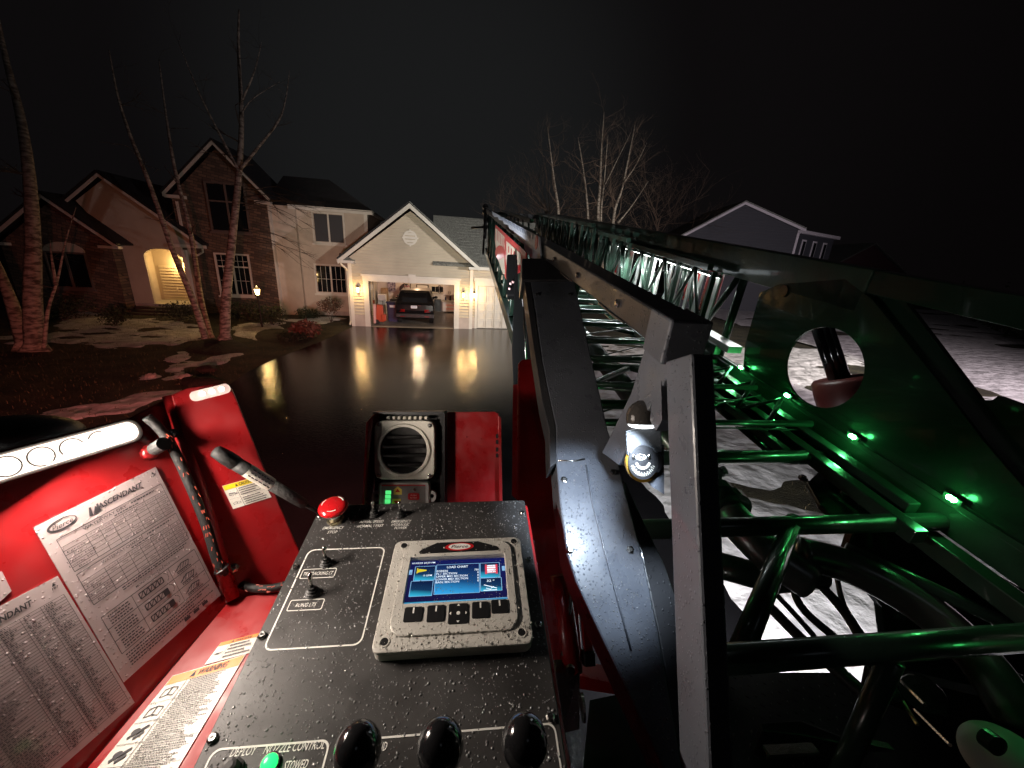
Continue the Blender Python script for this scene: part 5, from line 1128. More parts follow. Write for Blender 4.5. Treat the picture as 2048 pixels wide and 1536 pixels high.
for y in (877, 904): 
    for k in range(2): MB().prism([sp(994 + a, y + k * 12 - 4 + b, -.009) for a, b in rrect(-2.5, 2.5, -4.5, 4.5, 2, 2)], SE * .001).build('slot', m_black, hous)
for x, y in ((899, 876), (930, 877), (962, 879)): MB().ball(sp(x, y, -.031), .003, .003, .0016, (RGT, UPV, SE), 10, 6).build('rivet', m_red, hous)
spk = thing('intercom_speaker', sp(815, 955, 0), 'square cream loudspeaker with round dark grille above the console', 'speaker')
m_cream = M('cream_plastic', (.78, .74, .64), .4, var=(30, .05), drops=300)
def S2(a, b, h=0.0): return sp(815 + a * 59, 897 - b * 59, h)
def octo(s): return [(a * s, b * s) for a, b in rrect(-1.0, 1.0, -1.0, 1.0, .16, 4)]
oct_ = rrect(-1.02, .98, -.98, .98, .15, 5); rim = []
n_ = len(oct_)
oct_ = [(-.02 + 1.0 * math.cos(t) / (abs(math.cos(t)) ** 9 + abs(math.sin(t)) ** 9) ** (1 / 9), .98 * math.sin(t) / (abs(math.cos(t)) ** 9 + abs(math.sin(t)) ** 9) ** (1 / 9)) for t in [2 * math.pi * k / 48 for k in range(48)]]
cir = [(-.03 + .80 * math.cos(2 * math.pi * k / 48), .80 * math.sin(2 * math.pi * k / 48)) for k in range(48)]
MB().prism([S2(a * .97, b * .97, -.024) for a, b in oct_], SE * .040).build('speaker_box', m_cream, spk, bevel=.002)
MB().ring([S2(a, b, .016) for a, b in oct_], [S2(a, b, .016) for a, b in cir], SE * .010).build('speaker_frame', m_cream, spk, bevel=.003)
c2 = [(x * 1.10, y * 1.10) for x, y in circ(-.027, 0, .80, n=36)]; MB().ring([S2(a, b, .0255) for a, b in c2], [S2(a, b, .0255) for a, b in circ(-.03, 0, .77, n=36)], SE * .006).build('grille_ring', m_cream, spk, smooth=False, bevel=.002)
m_mesh = M('dark_grille', (.020, .018, .017), .45, bump=(700, .6, None, .002))
MB().prism([S2(a, b, .018) for a, b in circ(-.03, 0, .79, n=36)], SE * .004).build('grille', m_mesh, spk)
for k in range(4):
    y = .44 - .30 * k; hw = math.sqrt(max(.05, .70 ** 2 - y * y)); MB().tube([S2(-.03 - hw, y, .022), S2(-.03 - hw * .9, y, .028), S2(-.03 + hw * .9, y, .028), S2(-.03 + hw, y, .022)], .0055, 10).build('grille_rib', m_mesh, spk, smooth=True)
for a, b in ((-.86, .84), (.82, .82), (.82, -.84), (-.86, -.84)): MB().lathe(S2(a, b, .0262), SE, [(.006, 0), (.0055, .002), (.003, .003)], 12).build('screw', m_steel, spk)
for k in range(8): MB().fbox(lambda a, b, c: S2(a, b, c), -.66 + k * .18, -.57 + k * .18, 1.0, 1.10, -.015, .010).build('vent_fin', m_cream, spk)
MB().fbox(lambda a, b, c: S2(a, b, c), 1.0, 1.06, -.12, .10, -.012, .004).build('side_latch', m_black, spk)
act = thing('light_controller', sp(808, 1010, .02), 'small grey keypad box with green bar and red button under the speaker', 'controller')
def AC(x, y, h=0.0): return sp(x, y, .02 + h)
m_agrey = M('light_grey_plastic', (.55, .54, .53), .4); m_aface = M('grey_label_face', (.22, .20, .19), .4)
def arr(x0, x1, y0, y1, r): return rrect(x0, x1, y0, y1, r, 4)
MB().prism([AC(a, b, -.02) for a, b in arr(762, 862, 961, 1042, 7)], SE * .024).build('case', m_agrey, act, bevel=.003)
for x in (757, 866): MB().ring([AC(x + a, 989 + b, -.012) for a, b in circ(0, 0, 9, 11, 20)], [AC(x + a, 989 + b, -.012) for a, b in circ(0, 0, 4, 4.5, 20)], SE * .008).build('mounting_ear', m_agrey, act)
MB().prism([AC(a, b, .0041) for a, b in arr(769, 855, 965, 1040, 3)], SE * .0006).build('face_label', m_aface, act)
MB().prism([AC(a, b, .0048) for a, b in ((769, 965), (855, 965), (855, 967), (769, 967))], SE * .0003).build('red_band', m_logored, act)
m_gbar = E('green_bar', (.10, .85, .22), 1.0)
for k in range(6): MB().prism([AC(a, b, .0048) for a, b in arr(777 - k * .6, 788 - k * .6, 976 + k * 8.4, 983.4 + k * 8.4, 1)], SE * .0004).build('bar_segment', m_gbar, act)
m_key = M('yellow_key', (.80, .62, .12), .4)
for pts, tri in ((((793, 974), (801, 968), (809, 974), (809, 984), (793, 984)), ((796, 979), (801, 972), (806, 979))), (((791, 992), (807, 992), (806, 1002), (798, 1010), (790, 1002)), ((793, 996), (803, 996), (798, 1002)))):
    kk = MB().prism([AC(*q, .0048) for q in pts], SE * .0008).build('arrow_key', m_key, act); MB().prism([AC(*q, .0058) for q in tri], SE * .0003).build('arrow_mark', m_logored, kk)
rk_ = MB().prism([AC(a, b, .0048) for a, b in arr(821, 843, 981, 994, 3)], SE * .0012).build('red_key', m_logored, act)
w = MB(); F_ = lambda a, b, c: AC(a, -b, .0062 + c)
text(w, F_, 'PUSH', 832, -985, w=11, h=3); text(w, F_, 'TO TEST', 832, -990, w=14, h=3); w.build('key_print', m_white, rk_)
w = MB(); F_ = lambda a, b, c: AC(a, -b, .0050 + c); text(w, F_, 'ACT', 830, -1000, w=17, h=5, shear=.2); w.build('lettering', m_white, act)
MB().lathe(AC(834, 974, .0048), SE, [(.004, 0), (.004, .001), (.002, .0012)], 12).build('keyhole', m_steel, act)
light('bar_glow', 'POINT', AC(780, 1000, .012), act, .004, (.1, 1, .25), shadow_soft_size=.006)
# ================================================================== AERIAL LADDER
LD = ray(938, 398).normalized(); LS = LD.cross(V3((0, 0, 1))).normalized(); LT = LS.cross(LD)
def lad(s, t, l): return CAM + LS * s + LT * t + LD * l            # s right, t up, l along the ladder
def ls(x, y, s):                                                  # the point of the plane s = const under a pixel
    v = ray(x, y); k = s / v.dot(LS); return CAM + v * k
def lt(x, y, t):
    v = ray(x, y); k = t / v.dot(LT); return CAM + v * k
lt_ = thing('aerial_ladder', lad(.95, -.9, 3.5), 'long dark truss ladder of a fire truck with green lights along its rail', 'ladder')
LEND = 7.6
m_gus = M('gusset_paint', (.014, .032, .022), .20, metal=.2, coat=.6, var=(3, .2), bump=(18, .05))
# base section ------------------------------------------------------------------
MB().fbox(lad, .305, .365, -.197, -.142, .60, LEND).build('left_rail', m_greydark, lt_, bevel=.004)
MB().fbox(lad, .300, .368, -.212, -.140, .525, .598).build('rail_end', m_grey, lt_, bevel=.004)
MB().fbox(lad, 1.60, 1.68, -.315, -.140, 1.42, LEND).build('right_rail', m_ladder, lt_, bevel=.006)
MB().fbox(lad, 1.603, 1.677, -.232, -.142, .35, 1.418).build('right_rail', m_gus, lt_, bevel=.004)
MB().fbox(lad, 1.595, 1.66, -.90, -.80, .2, LEND).build('lower_rail', m_ladder, lt_, bevel=.006)
MB().fbox(lad, .315, .37, -.90, -.80, 1.7, LEND).build('lower_rail', m_ladder, lt_, bevel=.006)
def tb(p, q, r, name='brace', mat=None, n=10): return MB().tube([p, q], r, n).build(name, mat or m_ladder, lt_, smooth=True)
for k in range(9): MB().lathe(lad(.304, -.17, .75 + .32 * k), -LS, [(.009, 0), (.009, .003), (.005, .006)], 6).build('rail_bolt', m_steel, lt_)
for k in range(6): MB().tube([lad(.3035, -.196, .7 + .42 * k), lad(.3030, -.1975, .78 + .42 * k), lad(.3035, -.196, .86 + .42 * k)], .0028, 5).build('weld_bead', m_greydark, lt_)
# right truss of the base section: uprights and diagonals
L0 = 2.18; st = .66; k = 0
while L0 < LEND - .5:
    tb(lad(1.63, -.31, L0), lad(1.63, -.82, L0), .020 if k else .024, 'upright')
    tb(lad(1.63, -.31, L0 + .05), lad(1.63, -.82, L0 + st * .5), .018); tb(lad(1.63, -.82, L0 + st * .5), lad(1.63, -.31, L0 + st - .04), .018)
    L0 += st; k += 1
L0 = 2.6
while L0 < LEND - .5:
    tb(lad(.345, -.24, L0), lad(.345, -.82, L0 + st * .5), .016); tb(lad(.345, -.82, L0 + st * .5), lad(.345, -.24, L0 + st), .016); L0 += st
# cross members under the base section
for l_ in (.45, .82, 1.18, 1.62, 2.1, 2.6, 3.1, 3.6, 4.1, 4.7, 5.3, 6.0, 6.8):
    tb(lad(.35, -.87, l_), lad(1.62, -.87, l_), .030 if l_ < 1.3 else .024, 'cross_tube')
tb(lad(1.07, -.87, .84), lad(.62, -.88, .46), .026); tb(lad(1.0, -.90, .44), lad(.98, -1.35, .36), .024, 'hanger')
for l_ in (1.62, 2.6, 3.6): tb(lad(.40, -.87, l_), lad(1.0, -.87, l_ + .48), .018); tb(lad(1.0, -.87, l_ + .48), lad(1.58, -.87, l_), .018)
def extra_lattice():
    for s_, t_, l0, l1, w_ in ((1.51, -.845, .85, 2.1, .05), (1.43, -.865, .75, 4.5, .05), (1.33, -.86, 1.2, 5.0, .035), (.47, -.76, 1.2, 2.1, .045), (.58, -.84, 1.5, 5.0, .035), (1.56, -.93, .3, 3.0, .06)):
        MB().fbox(lad, s_ - w_ / 2, s_ + w_ / 2, t_ - w_ / 2, t_ + w_ / 2, l0, l1).build('section_rail', m_ladder, lt_, bevel=.004)
    MB().fbox(lad, 1.30, 1.585, -.905, -.895, 1.2, 3.6).build('floor_plate', m_gus, lt_)
    rg = random.Random(8)
    for k in range(16):
        l_ = 1.28 + .13 * k; s0 = rg.uniform(.38, .9)
        tb(lad(s0, -.80 - .06 * (k % 3), l_), lad(1.5, -.80 - .03 * (k % 2), l_ + rg.uniform(-.1, .35)), rg.choice((.004, .006, .012)), 'cable', m_rubber if k % 3 else m_ladder, 6)
    for k in range(9):
        l_ = 1.35 + .2 * k; tb(lad(1.34, -.85, l_), lad(1.52, -.77, l_ + .16), .011, 'brace'); tb(lad(1.52, -.77, l_ + .16), lad(1.34, -.85, l_ + .2), .008, 'brace')
    for k in range(7):
        l_ = 1.3 + .36 * k; tb(lad(.46, -.78, l_), lad(1.5, -.78, l_), .015, 'rung', m_ladder, 8)
# nested upper sections ------------------------------------------------------------
def section(inset, lift, l0, l1, step, mat, hr):
    a, b = .40 + inset, 1.57 - inset; lo, hi = -.72 + lift, -.30 + lift + hr
    for s_ in (a, b):
        MB().fbox(lad, s_ - .022, s_ + .022, lo - .03, lo + .03, l0, l1).build('section_rail', m_ladderlit if mat is m_ladderlit else m_ladder, lt_, bevel=.003)
        MB().fbox(lad, s_ - .02, s_ + .02, hi - .02, hi + .02, l0 + .3, l1).build('hand_rail', m_ladder, lt_, bevel=.003)
        l_ = l0 + .25; k = 0
        while l_ < l1 - .2:
            if s_ > 1: MB().beam(lad(s_, lo + .03, l_), lad(s_, hi - .02, l_), .030, .022, LD).build('section_upright', mat, lt_)
            tb(lad(s_, lo + .03, l_), lad(s_, hi - .02, l_ + step * .5), .012, 'section_diagonal', mat, 6)
            if s_ > 1: tb(lad(s_, hi - .02, l_ + step * .5), lad(s_, lo + .03, l_ + step), .012, 'section_diagonal', mat, 6)
            l_ += step; k += 1
    l_ = l0 + .1
    while l_ < l1:
        MB().tube([lad(a, lo, l_), lad(b, lo, l_)], .017, 8).build('rung', m_ladderlit if mat is m_ladderlit else m_ladder, lt_, smooth=True); l_ += .355
section(.06, 0, 2.05, 7.9, .44, m_ladder, .02)
extra_lattice()
section(.16, .05, 3.2, 8.0, .42, m_ladder, .02)
section(.25, .10, 4.0, 8.1, .5, m_ladder, .04)
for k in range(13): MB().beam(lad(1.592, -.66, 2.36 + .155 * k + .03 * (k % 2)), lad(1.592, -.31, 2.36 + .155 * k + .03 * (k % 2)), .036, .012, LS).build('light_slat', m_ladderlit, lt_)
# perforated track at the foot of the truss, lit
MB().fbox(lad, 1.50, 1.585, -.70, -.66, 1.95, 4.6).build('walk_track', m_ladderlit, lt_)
# gusset plate with the round opening
def G(l, t, s=1.60): return lad(s, t, l)
def gp(x, y, s=1.60):
    p = ls(x, y, s) - CAM; return (p.dot(LD), p.dot(LT))
hole = [gp(1650 + 79 * math.cos(a), 735 + 81 * math.sin(a)) for a in [2 * math.pi * k / 36 for k in range(36)]]
og = [gp(*q) for q in ((1520, 585), (1560, 568), (1690, 558), (1745, 600), (1800, 668), (1890, 780), (1965, 880), (2060, 990), (2060, 1102), (1907, 1006), (1708, 882), (1577, 800), (1486, 742), (1490, 690))]
# outer ring resampled round the hole centre
hc = (sum(h[0] for h in hole) / 36, sum(h[1] for h in hole) / 36)
def cast(a):
    dx, dy = math.cos(a), math.sin(a); best = None
    for i in range(len(og)):
        (x1, y1), (x2, y2) = og[i], og[(i + 1) % len(og)]; ex, ey = x2 - x1, y2 - y1; det = dx * (-ey) + dy * ex
        if abs(det) < 1e-9: continue
        t_ = ((x1 - hc[0]) * (-ey) + (y1 - hc[1]) * ex) / det; u_ = (dx * (y1 - hc[1]) - dy * (x1 - hc[0])) / det
        if t_ > 0 and -1e-6 <= u_ <= 1 + 1e-6 and (best is None or t_ < best): best = t_
    return (hc[0] + dx * best, hc[1] + dy * best)
angs = sorted(set([math.atan2(h[1] - hc[1], h[0] - hc[0]) for h in hole] + [math.atan2(p[1] - hc[1], p[0] - hc[0]) for p in og]))
def hole_at(a):
    rx = (max(h[0] for h in hole) - min(h[0] for h in hole)) / 2
    best = None
    for i in range(36):
        (x1, y1), (x2, y2) = hole[i], hole[(i + 1) % 36]; dx, dy = math.cos(a), math.sin(a); ex, ey = x2 - x1, y2 - y1; det = dx * (-ey) + dy * ex
        if abs(det) < 1e-12: continue
        t_ = ((x1 - hc[0]) * (-ey) + (y1 - hc[1]) * ex) / det; u_ = (dx * (y1 - hc[1]) - dy * (x1 - hc[0])) / det
        if t_ > 0 and -1e-6 <= u_ <= 1 + 1e-6: best = t_
    return (hc[0] + math.cos(a) * best, hc[1] + math.sin(a) * best)
MB().ring([G(*cast(a)) for a in angs], [G(*hole_at(a)) for a in angs], LS * .012).build('gusset_plate', m_gus, lt_)
MB().prism([ls(*q, 1.66) for q in ((1690, 552), (1760, 560), (1800, 590), (1850, 655), (1960, 800), (1985, 800), (1996, 792), (2060, 815), (2060, 1010), (1900, 800), (1745, 600))], LS * .02).build('outer_plate', m_gus, lt_)
MB().fbox(lad, 1.59, 1.60, -.80, -.782, .2, 7.4).build('light_channel', m_ladder, lt_)
MB().lathe(ls(1568, 582, 1.598), -LS, [(.014, 0), (.030, 0), (.030, .006), (.014, .006)], 16).build('pivot_hole', m_blackgl, lt_)
# green marker lights along the rail
m_green = E('green_led', (.12, 1.0, .25), 110); m_cool = M('marker_lens', (.05, .3, .1), .2, trans=.5)
for i, (x, y) in enumerate(((1484, 735), (1577, 791), (1708, 873), (1907, 997))):
    p = ls(x, y, 1.585); mk = MB().fbox(lambda a, b, c: p + LD * a + LT * b - LS * c, -.028, .028, -.010, .010, -.002, .006).build('marker_lamp', m_ladder, lt_, bevel=.003)
    for da in (-.006, .006): MB().ball(p - LS * .008 + LD * da, .0085, nu=10, nv=6).build('green_led', m_green, mk)
    light('marker_light', 'POINT', p - LS * .045, mk, .17, (.08, 1, .22), shadow_soft_size=.01)
for l_ in (1.15, 1.5, 1.9, 2.4):
    p = lad(.385, -.79, l_); mk = MB().fbox(lambda a, b, c: p + LD * a + LT * b + LS * c, -.028, .028, -.010, .010, -.002, .006).build('marker_lamp', m_ladder, lt_); MB().ball(p + LS * .008, .0065, nu=8, nv=6).build('green_led', m_green, mk)
    light('marker_light', 'POINT', p + LS * .05, mk, .04, (.08, 1, .22), shadow_soft_size=.012)
for l_ in (2.9, 3.9, 5.0): 
    p = lad(1.585, -.79, l_); mk = MB().fbox(lambda a, b, c: p + LD * a + LT * b - LS * c, -.028, .028, -.010, .010, -.002, .006).build('marker_lamp', m_ladder, lt_); MB().ball(p - LS * .008, .0045, nu=8, nv=6).build('green_led', m_green, mk)
    light('marker_light', 'POINT', p - LS * .05, mk, .10, (.08, 1, .22), shadow_soft_size=.01)
light('marker_light', 'POINT', lad(1.45, -.80, .35), lt_, .12, (.08, 1, .22), shadow_soft_size=.02)
# rung lamp: white, inside the nested sections
m_ledw = E('rung_led', (.92, 1, .95), 14)
rl = MB().fbox(lad, 1.545, 1.57, -.335, -.318, 2.3, 4.3).build('rung_light', m_greydark, lt_); MB().fbox(lad, 1.548, 1.567, -.339, -.3355, 2.32, 4.28).build('light_lens', m_ledw, rl)
light('rung_lamp', 'AREA', lad(1.553, -.345, 3.2), rl, 40, (.93, 1, .95), target=lad(1.585, -.66, 3.2), shape='RECTANGLE', size=1.8, size_y=.012)
light('rung_lamp', 'AREA', lad(.9, -.45, 3.6), rl, 5, (.85, .95, 1), target=lad(.9, -1.2, 3.4), shape='RECTANGLE', size=1.6, size_y=.3)
# tip of the ladder: cross bar, flood lamps
tipm = MB().fbox(lad, .30, 1.66, -.25, -.18, 7.9, 8.0).build('tip_bar', m_black, lt_)
for s_, t_ in ((.31, -.12), (.31, -.20), (.33, -.34), (.32, -.46)): MB().ball(lad(s_, t_, 8.0), .055, .05, .06, nu=10, nv=7).build('tip_fitting', m_steel if t_ > -.3 else m_black, lt_, smooth=True)
MB().fbox(lad, .28, .345, -.66, -.12, 7.80, 7.88).build('tip_plate', m_black, lt_)
tb(lad(.30, -.46, 7.9), lad(.06, -.50, 8.1), .02, 'tip_handle', m_black); tb(lad(.30, -.60, 7.9), lad(.28, -.9, 7.5), .02, 'tip_hose', m_black)
fl_ = thing('flood_lamp', lad(.95, -.60, 8.05), 'flood lamp on the ladder tip that lights the garage', 'lamp')
MB().prism([lad(.85 + a, -.50 + b, 8.02) for a, b in rrect(-.13, .13, -.07, .07, .02, 3)], LD * .07).build('lamp_body', m_black, fl_); MB().prism([lad(.85 + a, -.50 + b, 8.092) for a, b in rrect(-.12, .12, -.06, .06, .02, 3)], LD * .004).build('lamp_lens', E('flood_lens', (1, .97, .88), 30), fl_)
light('flood_light', 'SPOT', lad(.85, -.45, 8.25), fl_, 1900, (1, .95, .82), target=H(3.2, 0, 2.8), spot_size=rad(50), spot_blend=.6, shadow_soft_size=.09)
# name boards on the left side
m_boardw = M('pale_sign', (.62, .66, .74), .35, var=(7, .06)); m_boardr = M('red_sign', (.62, .03, .04), .35); m_signtx = M('sign_blue_grey', (.24, .30, .40), .5); m_signcr = M('sign_cream', (.80, .70, .55), .5)
sg = thing('name_board', lad(.3, -.3, 4.0), 'pale blue-white lettered board along the left side of the ladder', 'sign')
def bq(x, y, s=.298): p = ls(x, y, s) - CAM; return (p.dot(LD), p.dot(LT))
SGF = lambda a, b, c: lad(.298 - c, b, a)
bpts = [(985, 423), (1034, 449), (1081, 474), (1084, 519), (1064, 516), (1052, 500), (1050, 488), (1042, 484), (1040, 474), (1031, 470), (1029, 461), (1020, 458), (1018, 450), (1009, 448), (1007, 441), (999, 440), (997, 434), (990, 434), (986, 430)]
MB().prism([SGF(*bq(*q), 0) for q in bpts], LS * -.006).build('board', m_boardw, sg)
for k in range(22):
    f0 = k / 22; x = 1070 - (1070 - 1000) * f0 ** .8; yt = 398 + (x - 938) * .545; hh = (x - 938) * .075
    c0 = bq(x, yt); c1 = bq(x - .0172 * (x - 938), yt); g_ = MB()
    a0, b0 = bq(x, yt); a1, b1 = bq(x, yt + hh); wd = a0 * .014
    g_.poly([SGF(a0, b1, .008), SGF(a0 + wd, b1, .008), SGF(a0 + wd, b0, .008), SGF(a0, b0, .008)])
    if k % 3: g_.poly([SGF(a0 + wd, b0 - (b0 - b1) * .2, .008), SGF(a0 + wd * 2.4, b0 - (b0 - b1) * .2, .008), SGF(a0 + wd * 2.4, b0, .008), SGF(a0 + wd, b0, .008)])
    g_.build('board_letter', m_signtx, sg)
e0 = bq(1076, 485); MB().prism([SGF(e0[0] + a, e0[1] + b, .0065) for a, b in circ(0, 0, .035, .030, 20)], LS * -.002).build('red_emblem', m_boardr, sg)
rs = thing('red_name_board', lad(.28, -.55, 4), 'red board with cream lettering hanging under the pale ladder board', 'sign')
RSF = lambda a, b, c: lad(.262 - c, b, a)
def rq(x, y): return bq(x, y, .262)
MB().prism([RSF(*rq(*q), 0) for q in ((992, 449), (1054, 505), (1054, 522), (1030, 560), (1014, 560), (994, 512), (991, 480))], LS * -.006).build('board', m_boardr, rs)
MB().prism([RSF(*rq(*q), .007) for q in ((993, 456), (1011, 474), (1011, 520), (1012, 548), (1008, 548), (995, 510), (992.5, 485))], LS * -.001).build('cream_field', m_signcr, rs)
MB().prism([RSF(*rq(*q), .007) for q in ((1015, 482), (1045, 508), (1045, 530), (1015, 530))], LS * -.001).build('cream_field', m_signcr, rs)
for k in range(5):
    x = 996 + 3.3 * k; y = 461 + 3.4 * k; MB().poly([RSF(*rq(*q), .0088) for q in ((x, y), (x + 1.3, y + 1.2), (x + 1.3, y + 22), (x, y + 20))]).build('board_letter', m_boardr, rs)
for k in range(4):
    x = 1019 + 5.5 * k; y = 492 + 4.6 * k; MB().poly([RSF(*rq(*q), .0088) for q in ((x, y), (x + 2, y + 1.5), (x + 2, y + 14), (x, y + 13))]).build('board_letter', m_boardr, rs)
MB().prism([RSF(*rq(1002 + a, 505 + b), .0088) for a, b in circ(0, 0, 9.5, 14, 24)], LS * -.001).build('red_emblem', m_boardr, rs)
# red equipment behind the truss
for i, (x, y, r_, lab) in enumerate(((1428, 565, .055, 'red cylinder shining behind the lit truss bars, nearest one'), (1390, 550, .05, 'red cylinder behind the lit truss bars, middle one'), (1240, 510, .06, 'red canister far along the inside of the truss'))):
    p = ls(x, y, 1.76 + .03 * i); tag(MB().tube([p + LT * .17, p - LT * .20], r_, 16).build('red_canister', m_redlow, smooth=True), lab, 'canister')
# heel strut and boomerang arm on the left --------------------------------------------
hs_ = thing('heel_frame', lad(.33, -.9, .3), 'heavy charcoal steel arm and strut carrying the foot of the ladder', 'frame')
MB().beam(ls(1376, 716, .325), ls(1412, 1570, .325), .070, .034, LS).build('strut', m_grey, hs_, bevel=.004)
pT = ls(1105, 535, .33); pBm = ls(1330, 1500, .33); ae = (pT - pBm).normalized(); an = LS.cross(ae).normalized()
if an.dot(CAM - pBm) < 0: an = -an
def ap(x, y, off=0.0): return onplane(x, y, pBm + an * off, an)
edgeL = [(1060, 556), (1072, 630), (1084, 720), (1099, 800), (1111, 850), (1112, 920), (1120, 1010), (1134, 1110), (1152, 1165), (1215, 1300), (1305, 1490), (1330, 1545)]
edgeR = [(1148, 556), (1164, 630), (1184, 720), (1203, 800), (1216, 860), (1238, 925), (1250, 980), (1272, 1060), (1290, 1130), (1318, 1270), (1356, 1480), (1366, 1545)]
MB().prism([ap(*q) for q in edgeL + edgeR[::-1]], an * -.075).build('arm', m_grey, hs_, bevel=.004)
# raised edge plate on the left of the arm, weld seam
MB().prism([ap(*q) for q in ((1048, 556), (1060, 556), (1084, 720), (1111, 850), (1113, 925), (1100, 935), (1098, 860), (1084, 800), (1068, 700))], an * -.06).build('edge_flange', m_greydark, hs_, bevel=.002)
MB().tube([ap(1172, 930, .001), ap(1186, 1010, .001), ap(1204, 1080, .001), ap(1230, 1180, .001), ap(1262, 1300, .001)], .0022, 6).build('weld_seam', m_grey, hs_, smooth=True)
MB().tube([ap(1116, 921, .001), ap(1150, 922, .001), ap(1170, 918, .001)], .0025, 6).build('weld_seam', m_steel, hs_, smooth=True)
for x, y in ((1128, 960), (1226, 945), (1140, 1100), (1260, 1100), (1075, 590), (1140, 590)):
    bo_ = MB().lathe(ap(x, y), an, [(.008, 0), (.008, .0035), (.0045, .005)], 6).build('bolt', m_steel, hs_)
# second cheek of the arm
MB().prism([ap(*q, -.02) for q in ((1250, 960), (1272, 1010), (1330, 1130), (1400, 1340), (1420, 1545), (1366, 1545), (1318, 1270), (1272, 1060))], an * -.05).build('arm_cheek', m_greydark, hs_, bevel=.003)
# head bar on top of the arm and the diagonal brace to the rail
hb0 = ap(1030, 532, -.02); hb1 = ap(1162, 532, -.02)
MB().prism([ap(*q, .008) for q in ((1044, 516), (1158, 516), (1166, 560), (1044, 560))], an * -.09).build('head_bar', m_greydark, hs_, bevel=.005)
MB().prism([ls(*q, .318) for q in ((1296, 672), (1348, 700), (1340, 745), (1322, 775), (1262, 880), (1236, 930), (1203, 905), (1216, 880), (1262, 785))], LS * .04).build('diagonal_brace', m_grey, hs_, bevel=.003)
MB().prism([ls(*q, .317) for q in ((1306, 770), (1322, 762), (1324, 840), (1312, 862), (1300, 840))], LS * .03).build('gusset', m_grey, hs_)
# water on the arm
def on_arm(rng):
    y = rng.uniform(860, 1480); 
    for (E_, i) in ((edgeL, 0),):
        def xe(ed):
            for j in range(len(ed) - 1):
                if ed[j][1] <= y <= ed[j + 1][1]: return ed[j][0] + (ed[j + 1][0] - ed[j][0]) * (y - ed[j][1]) / (ed[j + 1][1] - ed[j][1])
            return ed[-1][0]
    return rng.uniform(xe(edgeL) + 2, xe(edgeR) - 2), y
aex = LS; aey = an.cross(LS).normalized()
def armF(a, b, c=0.0): return pBm + aex * a + aey * b + an * c
def on_arm2(rng):
    x, y = on_arm(rng); p = ap(x, y) - pBm; return p.dot(aex), p.dot(aey)
beads(hs_, armF, 1500, on_arm2, 12, .0006, .0016)
# work lamp and angle gauge between the arms -------------------------------------------
wl_ = thing('work_lamp', ls(1290, 900, .31), 'small lit work lamp under a wet hood on the ladder strut', 'lamp')
DW = .71
def wp_(x, y, h=0.0): return at(x, y, DW) - FWD * h
MB().prism([wp_(*q) for q in ((1252, 862), (1322, 842), (1326, 905), (1256, 912))], FWD * .012).build('bracket', M('bracket_paint', (.06, .064, .07), .4, coat=.4, drops=300), wl_, bevel=.002)
hd_ = MB(); hd_.ball(wp_(1281, 838, .012), .030, .036, .026, (RGT, UPV, SE), 20, 12); hd_.v = [v if v.dot(UPV) > wp_(1281, 846).dot(UPV) else v + UPV * (wp_(1281, 846).dot(UPV) - v.dot(UPV)) for v in hd_.v]; hd_.build('hood', M('hood_paint', (.06, .055, .05), .2, coat=.8, drops=240), wl_, smooth=False)
ln = MB().ball(wp_(1281, 848, .014), .027, .007, .022, (RGT, UPV, SE), 18, 10).build('lamp_lens', E('work_lens', (.92, .97, 1), 3.5), wl_, smooth=True)
light('work_light', 'SPOT', wp_(1256, 862, .05), wl_, 12, (.72, .85, 1), target=ap(1180, 1045), spot_size=rad(78), spot_blend=.5, shadow_soft_size=.02)
ga = thing('angle_gauge', wp_(1290, 960, 0), 'round black angle gauge with white scale and gold band below the work lamp', 'gauge')
MB().prism([wp_(*q, .004) for q in ((1258, 902), (1272, 899), (1302, 899), (1318, 908), (1326, 912), (1326, 932), (1318, 945), (1264, 945), (1256, 930))], FWD * .02).build('gauge_body', m_blackgl, ga, bevel=.002)
m_gold = M('gold_band', (.70, .42, .06), .3, .6)
MB().prism([wp_(1288 + a, 927 + b, -.003) for a, b in circ(0, 0, 34, 39, 28)], FWD * .012).build('gold_band', m_gold, ga)
MB().prism([wp_(1285 + a, 924 + b, .0045) for a, b in circ(0, 0, 30, 34, 28)], FWD * .006).build('dial', m_black, ga)
w = MB()
for k in range(17):
    a = rad(20 + 8.75 * k); r0_, r1_ = (.66, .92) if k % 2 else (.74, .92)
    w.prism([wp_(1284 + r_ * 27 * math.cos(a + da), 922 + r_ * 32 * math.sin(a + da), .0052) for r_, da in ((r0_, -.035), (r1_, -.03), (r1_, .03), (r0_, .035))], SE * .0004)
for k in range(10):
    a = rad(22 + 15 * k); w.prism([wp_(1284 + r_ * 27 * math.cos(a + da), 920 + r_ * 30 * math.sin(a + da), .0052) for r_, da in ((.42, -.12), (.60, -.085), (.60, .085), (.42, .12))], SE * .0004)
flatring(w, lambda a, b, c: wp_(a, b, .0056), circ(1280, 913, 10.5, 6.2, 20), circ(1280, 913, 9, 5, 20)); text(w, lambda a, b, c: wp_(a, -b, .0057), 'Pierce', 1280, -913, w=14, h=5, shear=.3)
w.build('dial_marks', M('dial_print', (.30, .29, .26), .6), ga)
for x in (1265, 1296): MB().ball(wp_(x, 912, .006), .003, .005, .002, (RGT, UPV, SE), 10, 6).build('bolt', m_steel, ga)
MB().prism([wp_(*q, -.004) for q in ((1288, 900), (1330, 890), (1330, 990), (1306, 975), (1290, 955))], FWD * .008).build('backing_plate', m_grey, ga)

